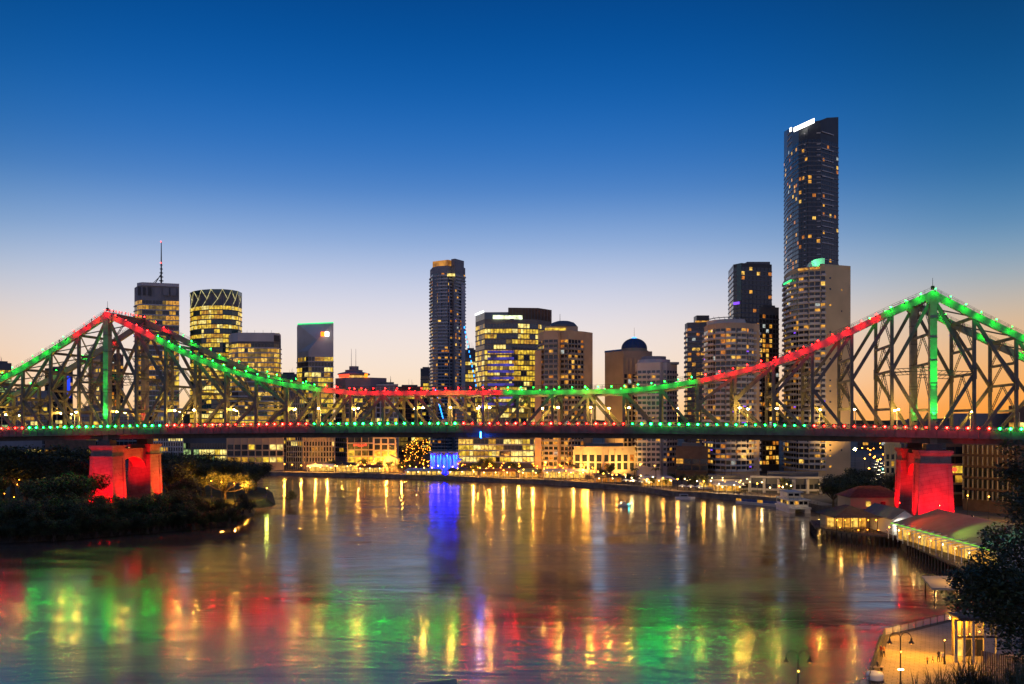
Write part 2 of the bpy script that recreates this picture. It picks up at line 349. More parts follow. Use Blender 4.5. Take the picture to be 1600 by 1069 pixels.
# deck, footways and fascia, in panel lengths
for i in range(I0, I1):
    a, b = i, i+1; g = MB()
    def slab(v0, v1, d0, d1, mi=0):
        g.add([bp(a, v0, zdk(a)+d0), bp(b, v0, zdk(b)+d0), bp(b, v1, zdk(b)+d0), bp(a, v1, zdk(a)+d0), bp(a, v0, zdk(a)+d1), bp(b, v0, zdk(b)+d1), bp(b, v1, zdk(b)+d1), bp(a, v1, zdk(a)+d1)],
              [(3,2,1,0), (4,5,6,7), (0,1,5,4), (1,2,6,5), (2,3,7,6), (3,0,4,7)], mi)
    slab(.7, W-.7, -.5, 0); g.build('road_deck', M['asphalt'], bridge)
    for v0, v1 in ((-3.6, -.7), (W+.7, W+3.6)):
        g = MB(); slab(v0, v1, -.2, .1); g.build('footway', M['concrete'], bridge)
    for v in (-3.7, W+3.7):
        g = MB(); slab(v-.1, v+.1, -2.1, .22)
        for k in range(4): slab_i = i+k/4; p, q = bp(slab_i+.02, v-.16 if v < 0 else v+.16, zdk(slab_i)-2.05), bp(slab_i+.02, v-.16 if v < 0 else v+.16, zdk(slab_i)+.15); g.bar(p, q, .12, .22)
        g.build('fascia', M['steel'], bridge)
        g = MB()
        for k in range(4): g.bar(bp(i+k/4, v, zdk(i+k/4)+.2), bp(i+k/4, v, zdk(i+k/4)+1.5), .09, .09)
        for z in (.55, .9, 1.25, 1.5): g.bar(bp(a, v, zdk(a)+z), bp(b, v, zdk(b)+z), .06, .07 if z < 1.5 else .12)
        g.build('railing', M['steel'], bridge)
    MB().bar(bp(i, -.6, zbot(i)+.9), bp(i, W+.6, zbot(i)+.9), .6, 1.6).build('floor_beam', M['steel_dark'], bridge)
    for v in (4, 9.5, 13.5, 19): MB().bar(bp(a, v, zdk(a)-.95), bp(b, v, zdk(b)-.95), .3, .8).build('stringer', M['steel_dark'], bridge)
    for v in (2.6, W-2.6):
        g = MB(); g.bar(bp(a, v, zdk(a)+.75), bp(b, v, zdk(b)+.75), .12, .35)
        for k in range(4): g.bar(bp(i+k/4, v, zdk(i+k/4)), bp(i+k/4, v, zdk(i+k/4)+.8), .12, .12)
        g.build('crash_barrier', M['pale'], bridge)
# lamps
def seg(x, segs):
    c = segs[0][1]
    for x0, k in segs:
        if x >= x0: c = k
    return c
DSEG = [(-999,'red'), (44,'green'), (255,'red'), (480,'green'), (719,'red'), (979,'green'), (1257,'red'), (1557,'green')]
CSEG = [(-999,'green'), (108,'red'), (249,'green'), (501,'red'), (779,'green'), (1081,'red'), (1379,'green')]
CSEGF = [(-999,'green'), (150,'red'), (282,'green'), (515,'red'), (800,'green'), (1081,'red'), (1350,'green'), (1596,'red')]
def lamp_mesh(name, em, r, deck=False):
    g = MB(); g.octa((0,0,0), r, 0); g.box(0,0,-r-.14,.16,.16,.3,0,1)
    if deck: g.box(0, r*.75, .05, r*3.2, .08, r*3.4, 0, 1); g.box(0, r*.1, r*1.25, r*2.6, r*1.4, .06, 0, 1)  # back plate and cap added to keep deck lamp light off the trusses
    return g.mesh(name, [em, M['iron']])
lr = random.Random(6)
class Pick(dict):
    def __getitem__(s, k): return lr.choice(dict.__getitem__(s, k))
def dimmed(m, f):
    c = m.copy(); c.node_tree.nodes['Emission'].inputs[1].default_value *= f; return c
LM = {k: [lamp_mesh('lamp', dimmed(E[k], f), r*q, 'deck' in k) for f, q in ((1.3,1.05), (1,1), (.8,.95), (.45,.85))] for k, r in (('red',.24), ('green',.24), ('red_deck',.36), ('green_deck',.36))}
LM = Pick(LM)
for k in range(int((I1-I0)*4)):
    s = I0+k/4
    p = bp(s, -3.75, zdk(s)+1.05); p.y -= .25
    x = pxof(p)
    if x < -60 or x > 1660: continue
    o = link('deck_lamp', LM[seg(x, DSEG)+'_deck'], bridge); o.location = p-bridge.location; o.matrix_parent_inverse = Matrix()
    g = MB(); 
CLIGHT = {}
def chord_lamp(s, v, side, c):
    p = bp(s, v+side*2.0, zt_at(s)+1.6); g = MB()
    o = link('chord_lamp', LM[c], bridge); o.matrix_parent_inverse = Matrix(); o.location = p-bridge.location
    ld = CLIGHT.get(c)
    if ld is None:
        ld = bpy.data.lights.new('chord_beam', 'SPOT'); ld.color = (1,.004,.004) if c == 'red' else (.004,1,.03); ld.energy = 1500 if c == 'red' else 850; ld.spot_size = R(112); ld.spot_blend = 1.0; ld.shadow_soft_size = .2; CLIGHT[c] = ld
    lo = bpy.data.objects.new('chord_beam', ld); col.objects.link(lo); pos = bp(s, v+side*2.75, zt_at(s)+1.1); lo.location = pos; lo.rotation_euler = (bp(s, v, zt_at(s)-.2)-pos).to_track_quat('-Z', 'Y').to_euler()
    g.bar(bp(s, v+side*.5, zt_at(s)+.5), p-Vector((0,0,.3)), .09, .09); g.build('lamp_bracket', M['iron'], bridge)
for k in range(int((I1-I0)*2.75)):
    s = I0+.12+k/2.75
    if s > I1-.2: break
    x = pxof(bp(s, 0, 60))
    if -50 < x < 1650: chord_lamp(s, 0, -1, seg(x, CSEG))
for k in range(int((I1-I0)*2)):
    s = I0+.3+k/2
    if s > I1-.2: break
    x = pxof(bp(s, W, 60))
    if -50 < x < 1650: chord_lamp(s, W, -1 if k % 2 else 1, seg(x, CSEGF))
# bridge climb handrails on both chords
for v in (-.55, .55, W-.55, W+.55):
    for i in range(I0, I1):
        g = MB()
        for z in (.75, 1.25): g.bar(bp(i, v, ztop(i)+1+z), bp(i+1, v, ztop(i+1)+1+z), .045, .05)
        for k in range(5): s = i+k/5; g.bar(bp(s, v, zt_at(s)+.9), bp(s, v, zt_at(s)+2.25), .05, .05)
        g.build('handrail', M['iron'], bridge)
# tower tops: beacon masts
for i in (0, 24):
    p = bp(i, 0, ztop(i)+1.4); MB().tube(p, p+Vector((0,0,3.6)), .09, .05).box(p.x, p.y, p.z+.6, .8, .8, 1.1).build('beacon_mast', M['iron'], bridge)
# road lamps: pole, arm and lit head, on both sides of the carriageway
def road_lamp(s, v, side):
    p = bp(s, v, zdk(s)); top = p+Vector((0,0,6.0)); h = bp(s, v+side*1.9, top.z+.45); g = MB()
    g.tube(p, top, .13, .09); g.tube(top, h, .07, .06); o = g.build('road_lamp', M['pale'], bridge)
    g = MB(); g.octa(h-Vector((0,0,.12)), .42, 0, .24); g.build('lamp_head', E['warm'], o)
for i in range(I0, I1):
    if i % 2 == 0: road_lamp(i+.12, 1.5, 1)
    else: road_lamp(i+.45, W-1.4, -1)
for i in range(-5, 30, 2): road_lamp(i+.1, -1.2, -1) if i % 4 == 3 else None
# floodlight fixtures with their beams
def flood(name, parent, pos, target, color, energy, size=1.0, blend=.6, em=None, fs=.7):
    pos = Vector(pos); d = (Vector(target)-pos).normalized(); q = d.to_track_quat('-Z', 'Y')
    g = MB(); u = fs/2; g.add([(-u,-u,.35), (u,-u,.35), (u,u,.35), (-u,u,.35), (-u,-u,0), (u,-u,0), (u,u,0), (-u,u,0)], [(0,1,2,3), (0,4,5,1), (1,5,6,2), (2,6,7,3), (3,7,4,0)], 1)
    e_ = u*.8; g.add([(-e_,-e_,.02), (e_,-e_,.02), (e_,e_,.02), (-e_,e_,.02)], [(3,2,1,0)], 0)
    mw = Matrix.Translation(pos) @ q.to_matrix().to_4x4()
    g.v = [tuple(mw @ Vector(v)) for v in g.v]
    o = g.build(name, [em or E['white'], M['iron']], parent)
    ld = bpy.data.lights.new('flood_beam', 'SPOT'); ld.color = color; ld.energy = energy; ld.spot_size = size; ld.spot_blend = blend; ld.shadow_soft_size = .25
    lo = bpy.data.objects.new('flood_beam', ld); col.objects.link(lo); lo.location = pos+d*.1; lo.rotation_euler = q.to_euler()
    return o
for i in (0, 24):
    b = bp(i, -2.2, zdk(i)+3.6)
    flood('tower_floodlight', bridge, b, bp(i, -.9, zdk(i)+12), (.01,1,.06), 22000, R(64), .8, E['green'], .9)
    flood('tower_floodlight', bridge, bp(i, -4.2, zdk(i)+2.6), bp(i, -.8, zdk(i)+32), (.01,1,.06), 260000 if i else 90000, R(22), .9, E['green'], .6)
    flood('tower_floodlight', bridge, bp(i, W-2.4, zdk(i)+3), bp(i, W-.7, zdk(i)+22), (.03,1,.1) if i else (1,.03,.03), 6000, R(60), .8, E['green'] if i else E['red'], .7)
# blue navigation light under the middle of the span and violet camera light above
p = bp(12, -3.9, zdk(12)-2.8); g = MB(); g.box(p.x, p.y, p.z, .35, .35, 1.9); g.build('navigation_light', E['navblue'], bridge)
p = bp(11.9, -.8, zdk(12)+6.6); g = MB(); g.octa(p, .3); g.build('navigation_light', emis('violet_lamp', (.25,.15,1), 220), bridge)
# stone piers
def pier(i, label):
    t = thing('bridge_pier', label, 'bridge pier', tuple(bp(i, W/2, 0)), 'concrete bridge piers lit red')
    zt = zbot(i)-2.95; zb = .5
    def rect(cv, lu, lv): return [tuple(bp(i+a*lu/2/PAN, cv+b*lv/2, 0)[:2]) for a, b in ((-1,-1), (1,-1), (1,1), (-1,1))]
    for v in (0, W):
        g = MB(); g.prism(rect(v, 10.2, 7.8), zb, zt-4.5, 0, None, rect(v, 8.8, 6.8)); leg = g.build('leg', M['pierstone'], t)
        for z0, z1, lu, lv in ((zt-4.5, zt-3.9, 9.3, 7.3), (zt-3.9, zt-1.3, 8.7, 6.7), (zt-1.3, zt-.7, 9.4, 7.4), (zt-.7, zt, 9.9, 7.9)):
            MB().prism(rect(v, lu, lv), z0, z1).build('cap_moulding', M['pierstone'], leg)
        for a in (-1, 1):                                   # corner pilasters
            for b in (-1, 1):
                g = MB(); q0 = bp(i+a*4.65/PAN, v+b*3.45, zb); q1 = bp(i+a*3.95/PAN, v+b*2.95, zt-4.6); g.bar(q0, q1, 1.3, 1.3); g.build('pilaster', M['pierstone'], leg)
    g = MB(); n = 14; v0, v1 = 3.0, W-3.0; zs = 16.5; r = (v1-v0)/2-.2
    prof = [(v0, zt-1.4), (v0, zs)]+[((v0+v1)/2-r*math.cos(math.pi*k/n), zs+min(r, zt-4.5-zs)*math.sin(math.pi*k/n)) for k in range(n+1)]+[(v1, zs), (v1, zt-1.4)]
    top = [(v0, zt-1.4), (v1, zt-1.4)]
    vs_ = []; m = len(prof)
    for s_ in (-2.7, 2.7): vs_ += [tuple(bp(i+s_/PAN, a, z)) for a, z in prof]
    fs_ = [(k, k+1, m+k+1, m+k) for k in range(m-1)]+[(m-1, 0, m, 2*m-1), tuple(range(m)), tuple(range(2*m-1, m-1, -1))]
    g.add(vs_, fs_); g.build('arch_wall', M['pierstone'], t)
    return t
RED = (1,0,.003)
pl = pier(0, 'tapered concrete bridge pier lit red, standing among dark trees on the park bank')
pr = pier(24, 'tapered concrete bridge pier lit red, standing behind the wharf restaurants')
for i, t, en in ((0, pl, 1.0), (24, pr, .8)):
    for a in (-.3, .36): flood('floodlight', t, bp(i+a, -6.2, 3.2), bp(i+a*.8, -3.2, 18), RED, 102000*en, R(70), .9, E['red'], .6)
    flood('floodlight', t, bp(i+.05, W/2-1, 3.2), bp(i, W/2+1, 22), RED, 57800*en, R(95), .9, E['red'], .6)
    sd = 1 if i == 0 else -1
    for v in (1.5, W+1): flood('floodlight', t, bp(i+sd*.76, v, 3.2), bp(i+sd*.36, v, 18), RED, 71400*en, R(70), .9, E['red'], .6)
    flood('floodlight', t, bp(i+sd*.75, W/2, 3.2), bp(i+sd*.3, W/2, 18), RED, 76500*en, R(80), .9, E['red'], .6)

# ================================================================== buildings
def offset_edges(pts):
    out = []
    for a, b in zip(pts[:-1], pts[1:]):
        d = Vector((b[0]-a[0], b[1]-a[1])); l = d.length; d /= l
        out.append((Vector(a), d, l, Vector((d.y, -d.x))))
    return out
def backpt(p, d): return (p[0]*(p[1]+d)/p[1], p[1]+d)
def tower(name, label, line, back, ytop, fh=3.6, bw=3.0, wall='grey', band=None, glass='glass', litmats=W_Y, mode='office', p=.6, z0=GZ, base=5, crown=3, proj=.35, sill=.9, head=.45,
          pier=0, pierw=.5, pierp=.5, blank=(), balcony=0, group=None, seed=0, zt=None, roof=True, accents=None, skew=0, slits=()):
    rnd = random.Random(seed or hash(label) % 1 + len(label)*7919+int(line[0][0]*13))
    pts = [(PX(px, Y), Y) for px, Y in line]; Ym = min(Y for _, Y in line)
    zt = zt if zt is not None else PZ(ytop, Ym)
    poly = pts+[backpt(pts[-1], back), backpt(pts[0], back)]
    cx = sum(q[0] for q in poly)/len(poly); cyy = sum(q[1] for q in poly)/len(poly)
    t = thing(name, label, 'building', (cx, cyy, z0), group)
    MB().prism(poly, z0, zt).build('wall', M[wall], t)
    ed = offset_edges(pts); nf = max(1, int((zt-z0-base-crown)/fh)); bm = M[band or wall]
    state = {}
    for k in range(nf):
        z = z0+base+k*fh; g = MB(); rowlit = rnd.random()
        rp = p*(1.25 if rowlit < .5 else .85 if rowlit < .8 else .3) if mode == 'office' else p
        for e, (a, d, l, n) in enumerate(ed):
            if e in blank: continue
            nb = max(1, int(round(l/bw))); wb = l/nb; run = 0
            for j in range(nb):
                if mode == 'office':
                    if run <= 0: state['on'] = rnd.random() < rp; run = rnd.choice((1, 2, 2, 3, 4)); state['m'] = rnd.choices((1, 2, 3, 4), (5, 2.5, 2, 2))[0]
                    run -= 1; on = state['on']; mi = state['m']
                    if on and rnd.random() < .1: mi = rnd.choice((1, 3, 4))
                else:
                    on = rnd.random() < rp; mi = rnd.choices((1, 2, 3, 4), (4, 4, 2.5, .7))[0]
                gx = .16 if mode == 'office' else .32
                q0, q1 = a+d*(j*wb+gx)+n*.06, a+d*((j+1)*wb-gx)+n*.06
                zb_, zt_ = z+sill*.5, z+fh-head
                g.add([(q0.x, q0.y, zb_), (q1.x, q1.y, zb_), (q1.x, q1.y, zt_), (q0.x, q0.y, zt_)], [(0,1,2,3)], mi if on else 0)
                if accents and rnd.random() < accents[0]:
                    g.add([(q0.x+n.x*.03, q0.y+n.y*.03, zt_-.75), (q1.x+n.x*.03, q1.y+n.y*.03, zt_-.75), (q1.x+n.x*.03, q1.y+n.y*.03, zt_-.1), (q0.x+n.x*.03, q0.y+n.y*.03, zt_-.1)], [(0,1,2,3)], 5)
        if g.f: tag(g.build('window_row', [M[glass]]+list(litmats[:4])+[accents[1] if accents else M[glass]], t), kind='stuff')
        g = MB()
        for e, (a, d, l, n) in enumerate(ed):
            if e in blank: continue
            pr = proj; q0, q1 = a-d*.0, a+d*l
            s_ = [q0+n*.0, q1+n*.0, q1+n*pr+d*pr*.3, q0+n*pr-d*pr*.3]
            g.prism([(s_[3].x, s_[3].y), (s_[2].x, s_[2].y), (s_[1].x, s_[1].y), (s_[0].x, s_[0].y)], z-head, z+sill*.5)
            if balcony:
                o0, o1 = q0+n*balcony, q1+n*balcony; i0, i1 = q0+n*pr, q1+n*pr
                g.prism([(o0.x, o0.y), (o1.x, o1.y), (i1.x, i1.y), (i0.x, i0.y)], z-.28, z)
                o0b, o1b = q0+n*(balcony-.08), q1+n*(balcony-.08)
                nbx = max(1, int(l/(bw*2))); 
                for j in range(nbx):                        # glazed balustrades, a gap at each party wall
                    if rnd.random() < .18: continue
                    c0, c1 = o0b+d*(l*j/nbx+.3), o0b+d*(l*(j+1)/nbx-.3); n2 = n*.06
                    g.prism([(c0.x, c0.y), (c1.x, c1.y), ((c1+n2).x, (c1+n2).y), ((c0+n2).x, (c0+n2).y)], z, z+1.0)
        if g.f: g.build('balcony' if balcony else 'floor_band', bm, t)
    if pier:
        for e, (a, d, l, n) in enumerate(ed):
            if e in blank: continue
            nb = max(1, int(round(l/bw))); wb = l/nb
            for j in range(0, nb+1, pier):
                q = a+d*(j*wb)+n*(pierp/2); MB().box(q.x, q.y, (z0+zt-crown*.4)/2, pierw, pierp+.05, zt-crown*.4-z0, math.atan2(d.y, d.x)).build('pier', bm, t)
    for (e, f0, f1) in slits:                               # small windows in a blank end wall
        a, d, l, n = ed[e]
        for k in range(nf):
            if rnd.random() < .5: continue
            q = a+d*l*(f0+(f1-f0)*.5); MB().box(q.x, q.y, z0+base+k*fh+1.8, l*(f1-f0), .12, 1.0, math.atan2(d.y, d.x)).build('window', rnd.choice((M['glass'], M['glass'], M['glass'], litmats[0])), t)
    if roof:
        inset = [(cx+(x-cx)*.62, cyy+(y-cyy)*.62) for x, y in poly]
        MB().prism(inset, zt, zt+2.6).build('plant_room', M['slate'], t)
        par = MB()
        for a, d, l, n in ed:
            q0, q1 = a+n*.1, a+d*l+n*.1; r0, r1 = a-n*.3, a+d*l-n*.3
            par.prism([(q0.x, q0.y), (q1.x, q1.y), (r1.x, r1.y), (r0.x, r0.y)], zt, zt+.9)
        par.build('parapet', bm, t)
        for _ in range(rnd.randint(2, 4)):
            x_, y_ = cx+rnd.uniform(-.3, .3)*(pts[-1][0]-pts[0][0]), cyy+rnd.uniform(-3, 3)
            MB().tube((x_, y_, zt+2.4), (x_, y_, zt+rnd.uniform(5, 8)), .12, .06, 5).build('antenna', M['iron'], t)
    t['_zt'] = zt
    return t, pts, zt, (cx, cyy)
def quadpanel(t, name, m, line, y0, y1, off=.5):
    (px0, Y0), (px1, Y1) = line; a, b = Vector((PX(px0, Y0), Y0)), Vector((PX(px1, Y1), Y1)); d = (b-a).normalized(); n = Vector((d.y, -d.x)); Ym = (Y0+Y1)/2
    z0_, z1_ = PZ(y1, Ym), PZ(y0, Ym); g = MB(); a += n*off; b += n*off; c, e = b-n*.3, a-n*.3
    g.prism([tuple(a), tuple(b), tuple(c), tuple(e)], z0_, z1_); return g.build(name, m, t)
def ring_pts(cx, cy, rx, ry, n, a0=0, a1=360): return [(cx+rx*math.cos(R(a0+(a1-a0)*k/n)), cy+ry*math.sin(R(a0+(a1-a0)*k/n))) for k in range(n+(a1-a0 < 360))]

# --- left of the bridge: dark blocks seen through the truss
tower('office_building', 'dark lit office block behind the first truss panels of the bridge', [(-14,690), (18,700)], 30, 568, 3.6, 2.4, 'slate', p=.35, litmats=[W_B[1], W_Y[0], W_Y[1], W_Y[3]])
tower('office_building', 'low grey office block between the dark blocks beyond the park', [(14,640), (74,650)], 30, 612, 3.5, 2.6, 'grey', p=.3)
t, *_ = tower('office_building', 'dark tower with a vertical blue light strip up its corner', [(70,760), (114,760)], 30, 577, 3.6, 3, 'black', p=.18)
quadpanel(t, 'light_strip', E['signb'], [(102,759), (110,759)], 586, 622, .6)
tower('office_building', 'dark glass tower with a pale flank seen left of the bridge tower', [(138,720), (157,705), (167,715)], 30, 548, 3.7, 2.6, 'slate', 'grey', p=.3, blank=(1,))
tower('apartment_building', 'slim dark tower seen between the two posts of the bridge', [(174,800), (193,800)], 25, 556, 3.4, 3, 'black', p=.35, mode='apt', litmats=W_A)
tower('office_building', 'broad low office block behind the bridge pier in the park', [(112,620), (214,620)], 30, 640, 3.5, 3, 'grey', p=.3)
tower('office_building', 'pale ribbed office base to the right of the park pier', [(240,600), (286,600)], 25, 640, 3.5, 1.6, 'pale', p=.5, pier=1, pierw=.5, pierp=.5)
tower('office_building', 'small lit office block beyond the park trees', [(70,560), (150,560)], 20, 690, 3.4, 3, 'brown', p=.35)
tower('office_building', 'pale low block with scattered lights at the edge of the park', [(-20,570), (66,570)], 20, 688, 3.4, 3, 'grey', p=.35)

# --- stepped tower with the tall mast
t, pts, zt, c = tower('office_tower', 'grey banded tower with curved corner and tall red-lit mast', [(210,712), (214,703), (222,698), (280,706)], 34, 446, 4.0, 2.6, 'grey', 'pale', p=.66, litmats=[W_Y[1], W_Y[0], W_A[0], W_Y[3]], proj=.7, crown=9, roof=False, seed=11)
crown = [(PX(x, Y), Y) for x, Y in ((214,701), (222,697), (280,705))]
g = MB(); g.prism(crown+[backpt(crown[-1], 28), backpt(crown[0], 28)], zt-.2, zt+2.4); g.build('parapet', M['pale'], t)
for x0, x1 in ((216,220), (223,228), (232,237)): quadpanel(t, 'louvre', M['black'], [(x0, 699), (x1, 699)], 449, 462, .9)
for x0 in (243, 255, 267): quadpanel(t, 'louvre', M['grey'], [(x0, 702), (x0+9, 703)], 450, 462, .9)
mx, my = PX(252, 715), 715.0; mz = PZ(378, 715); g = MB(); g.tube((mx, my, zt), (mx, my, mz), .75, .3, 6)
for k in range(5): z = zt+6+k*3.2; g.tube((mx, my, z), (mx, my, z+.5), 1.9-.2*k, None, 8)
g.tube((mx-7, my, zt+1), (mx, my, zt+12), .4, .3); g.tube((mx-9, my, zt+2), (mx-2, my, zt+9), .25, .2)
ms = g.build('mast', M['iron'], t)
for z in (PZ(411, 715), mz): MB().octa((mx, my-.9, z), .55).build('beacon', emis('mast_beacon', (1,.04,.03), 12, False), ms)

# --- glass drum with diagonal crown
arc = [(297,722), (303,712), (315,705), (330,701), (348,701), (362,705), (372,712), (378,722)]
t, pts, zt, c = tower('office_tower', 'rounded glass tower lit yellow with a branching white lattice crown', arc, 34, 457, 3.75, 2.2, 'slate', 'slate', 'tealglass', p=.78, litmats=[W_Y[0], W_Y[0], W_Y[2], W_Y[1]], proj=.25, crown=8, roof=False, seed=21)
rnd = random.Random(3); g = MB(); z1 = zt+2.5
for k in range(len(pts)-1):
    a, b = Vector(pts[k]), Vector(pts[k+1])
    g.bar((a.x, a.y-.8, zt-12), (a.lerp(b, .6).x, a.lerp(b, .6).y-.8, zt-5), .3, .3); g.bar((a.lerp(b, .6).x, a.lerp(b, .6).y-.8, zt-5), (b.x, b.y-.8, z1), .3, .3); g.bar((a.lerp(b, .6).x, a.lerp(b, .6).y-.8, zt-5), (a.x, a.y-.8, z1), .3, .3)
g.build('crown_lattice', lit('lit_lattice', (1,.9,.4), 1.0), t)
for a, b in zip(pts[:-1], pts[1:]): g = MB(); g.bar((a[0], a[1]-.3, zt+1), (b[0], b[1]-.3, zt+1), .4, 3.2); g.build('parapet', M['tealglass'], t)

# --- broad riverside tower
t, pts, zt, c = tower('office_tower', 'broad notched grey tower with lit floors beside the glass drum', [(358,668), (362,655), (372,648), (428,650), (436,656), (439,664)], 38, 527, 3.55, 2.4, 'slate', 'pale', p=.66, proj=.6, crown=4, roof=False, seed=31, litmats=[W_Y[1], W_Y[0], W_A[2], W_Y[3]])
g = MB(); g.prism([(x, y-.3) for x, y in pts]+[backpt(pts[-1], 26), backpt(pts[0], 26)], zt-3, zt+3.4); cr = g.build('crown_wall', M['pale'], t)
quadpanel(t, 'louvre', M['black'], [(427,650), (436,655)], 524, 534, .7)
for x in (372, 386, 398, 411, 424): MB().tube((PX(x,670), 670, zt+3.4), (PX(x,670), 670, zt+7.5), .15, .08, 5).build('antenna', M['iron'], t)
g = MB(); g.bar((PX(385,660), 660, zt+4), (PX(437,660), 660, zt+4), .25, .5); g.build('lit_edge', lit('lit_roof_edge', (1,.75,.3), .6), t)
tower('office_building', 'wide office podium with lit bays at the riverfront left of the ribbed blocks', [(355,592), (443,592)], 22, 680, 4.2, 4.5, 'tan', p=.6, pier=1, pierw=.7, proj=.6)
tower('office_building', 'glowing glass lobby hall under the bridge left of the podium', [(282,606), (356,606)], 20, 676, 4.4, 1.8, 'slate', p=.85, litmats=[W_Y[2], W_Y[0], W_B[1], W_Y[2]], proj=.2)
tower('office_building', 'dark block with narrow vertical ribs at the riverfront', [(448,600), (475,600)], 20, 612, 3.6, 1.5, 'slate', 'grey', p=.12, pier=1, pierw=.4, pierp=.6)
tower('office_building', 'gold-lit block with close vertical fins at the riverfront', [(474,598), (523,598)], 20, 680, 3.6, 1.9, 'tan', p=.2, pier=1, pierw=.75, pierp=.9)
tower('office_building', 'grey block with a raked roof behind the notched tower', [(436,780), (466,780)], 30, 586, 3.7, 3, 'grey', p=.2)

# --- wedge topped tower with the green roof edge
t, pts, zt, c = tower('office_tower', 'grey tower with chamfered top, green roof edge and small lit sign', [(464,724), (482,706), (521,712)], 30, 548, 4.2, 2.6, 'pale', 'pale', p=.55, proj=.5, crown=1, roof=False, seed=41, pier=0, litmats=[W_Y[0], W_Y[1], W_Y[2], W_Y[3]])
zz = PZ(503, 706); P_ = [Vector((x, y, zt)) for x, y in pts]; bk = [Vector((*backpt(pts[-1], 30), zt)), Vector((*backpt(pts[0], 20), zt))]
g = MB(); a, b, cc = P_; tl, tr = Vector((a.x+1, a.y-1, zz)), Vector((cc.x, cc.y, zz))
g.add([a, b, cc, bk[0], bk[1], tl, tr, Vector((bk[0].x, bk[0].y, zz)), Vector((bk[1].x, bk[1].y, zz)), b.lerp(cc, .35)+Vector((0,0,(zz-zt)*.38))],
      [(0,1,9), (1,2,9), (0,9,5), (9,2,6), (5,9,6), (2,3,7,6), (3,4,8,7), (4,0,5,8), (5,6,7,8)]); g.build('roof', M['pale'], t)
g = MB(); g.bar(tl+Vector((0,-.5,.1)), tr+Vector((0,-.5,.1)), .5, .7); g.build('lit_edge', E['signg'], t)
for nm, m, x0, x1 in (('sign', E['signo'], 500, 506), ('sign', E['signw'], 506.5, 513)): quadpanel(t, nm, m, [(x0, 707.5), (x1, 709)], 519, 526, 2.5)

# --- building with the saucer roof and two masts
t, pts, zt, c = tower('office_building', 'pink granite building crowned by a round saucer roof with twin masts', [(524,690), (540,676), (580,676), (604,684)], 34, 590, 3.8, 3.2, 'pink', 'pink', p=.3, blank=(), crown=5, roof=False, seed=51)
g = MB(); cxx, cyv = PX(553, 700), 700.0; r0 = 12.5
g.lathe((cxx, cyv, zt), [(r0*.8, -1), (r0*.8, 2.5), (r0*1.02, 3.2), (r0*1.02, 4.2), (r0*.55, 5.6), (r0*.55, 7)], 20); g.build('saucer_roof', M['pink'], t)
g = MB(); g.lathe((cxx, cyv, zt), [(r0*.83, .6), (r0*.83, 2.4)], 20); g.build('lit_gallery', lit('lit_gallery', (1,.55,.12), 1.3), t)
g = MB(); g.lathe((cxx, cyv, zt), [(r0*.3, 5.6), (r0*.3, 10), (.1, 10)], 12); g.build('drum', M['grey'], t)
for x in (549, 556): MB().tube((PX(x,698), 698, zt+9), (PX(x,698), 698, PZ(545,698)), .22, .1, 5).build('mast', M['pale'], t)
quadpanel(t, 'sign', E['signr'], [(531,683), (547,676)], 585, 590, 1.2); quadpanel(t, 'sign', E['signo'], [(570,676), (575,676)], 584, 590, 1.2)
tower('office_building', 'grey stepped block with square window grid beside the saucer roof', [(588,664), (622,660)], 26, 602, 3.8, 3.8, 'pink', 'pale', p=.35, pier=1, pierw=.8, proj=.5)
tower('office_building', 'low brown block with lit top floor left of the tall slim tower', [(620,720), (660,720)], 26, 606, 3.8, 3, 'brown', p=.35)
tower('office_building', 'small dark office tower with green lit panes left of the tall slim tower', [(657,900), (674,900)], 26, 577, 3.7, 2.6, 'slate', p=.6, litmats=[W_Y[0], W_B[1], W_Y[2], W_Y[3]])
tower('office_building', 'riverfront office with wide lit bays and red neon lettering', [(543,590), (587,590)], 22, 664, 4.4, 4.2, 'tan', p=.5, proj=.6, pier=2)
tower('office_building', 'pale riverfront office with a grid of square lit windows', [(584,588), (618,588)], 22, 664, 4.2, 4.4, 'cream', p=.75, pier=1, pierw=1.1, proj=.6)

# --- tall slim apartment tower
t, pts, zt, c = tower('apartment_tower', 'tall slim curved apartment tower with orange lit crown', [(672,868), (676,852), (684,845), (700,842), (706,846), (711,842), (727,856)], 30, 415, 3.2, 3.0, 'grey', 'pale', 'blueglass', W_A, 'apt', .14, crown=5, proj=.7, balcony=1.1, roof=False, seed=61, blank=(4,))
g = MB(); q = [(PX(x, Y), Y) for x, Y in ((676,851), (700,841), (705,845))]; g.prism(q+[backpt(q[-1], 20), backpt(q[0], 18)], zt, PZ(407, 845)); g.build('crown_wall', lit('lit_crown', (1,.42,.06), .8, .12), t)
g = MB(); q = [(PX(x, Y), Y) for x, Y in ((705,845), (711,842), (725,855))]; g.prism(q+[backpt(q[-1], 16), backpt(q[0], 25)], zt, PZ(405, 845)); g.build('crown_wall', M['grey'], t)
quadpanel(t, 'glass_panel', M['blueglass'], [(677,850), (691,844)], 432, 498, 1.4)
quadpanel(t, 'concrete_spine', M['pale'], [(719,849), (725,854)], 445, 640, 1.6); quadpanel(t, 'sky_lobby', W_Y[2], [(699,842), (711,842)], 428, 432, 1.5)
for x in (701.5, 709.5): quadpanel(t, 'concrete_spine', M['grey'], [(x, 843), (x+2, 843)], 440, 640, 1.7)

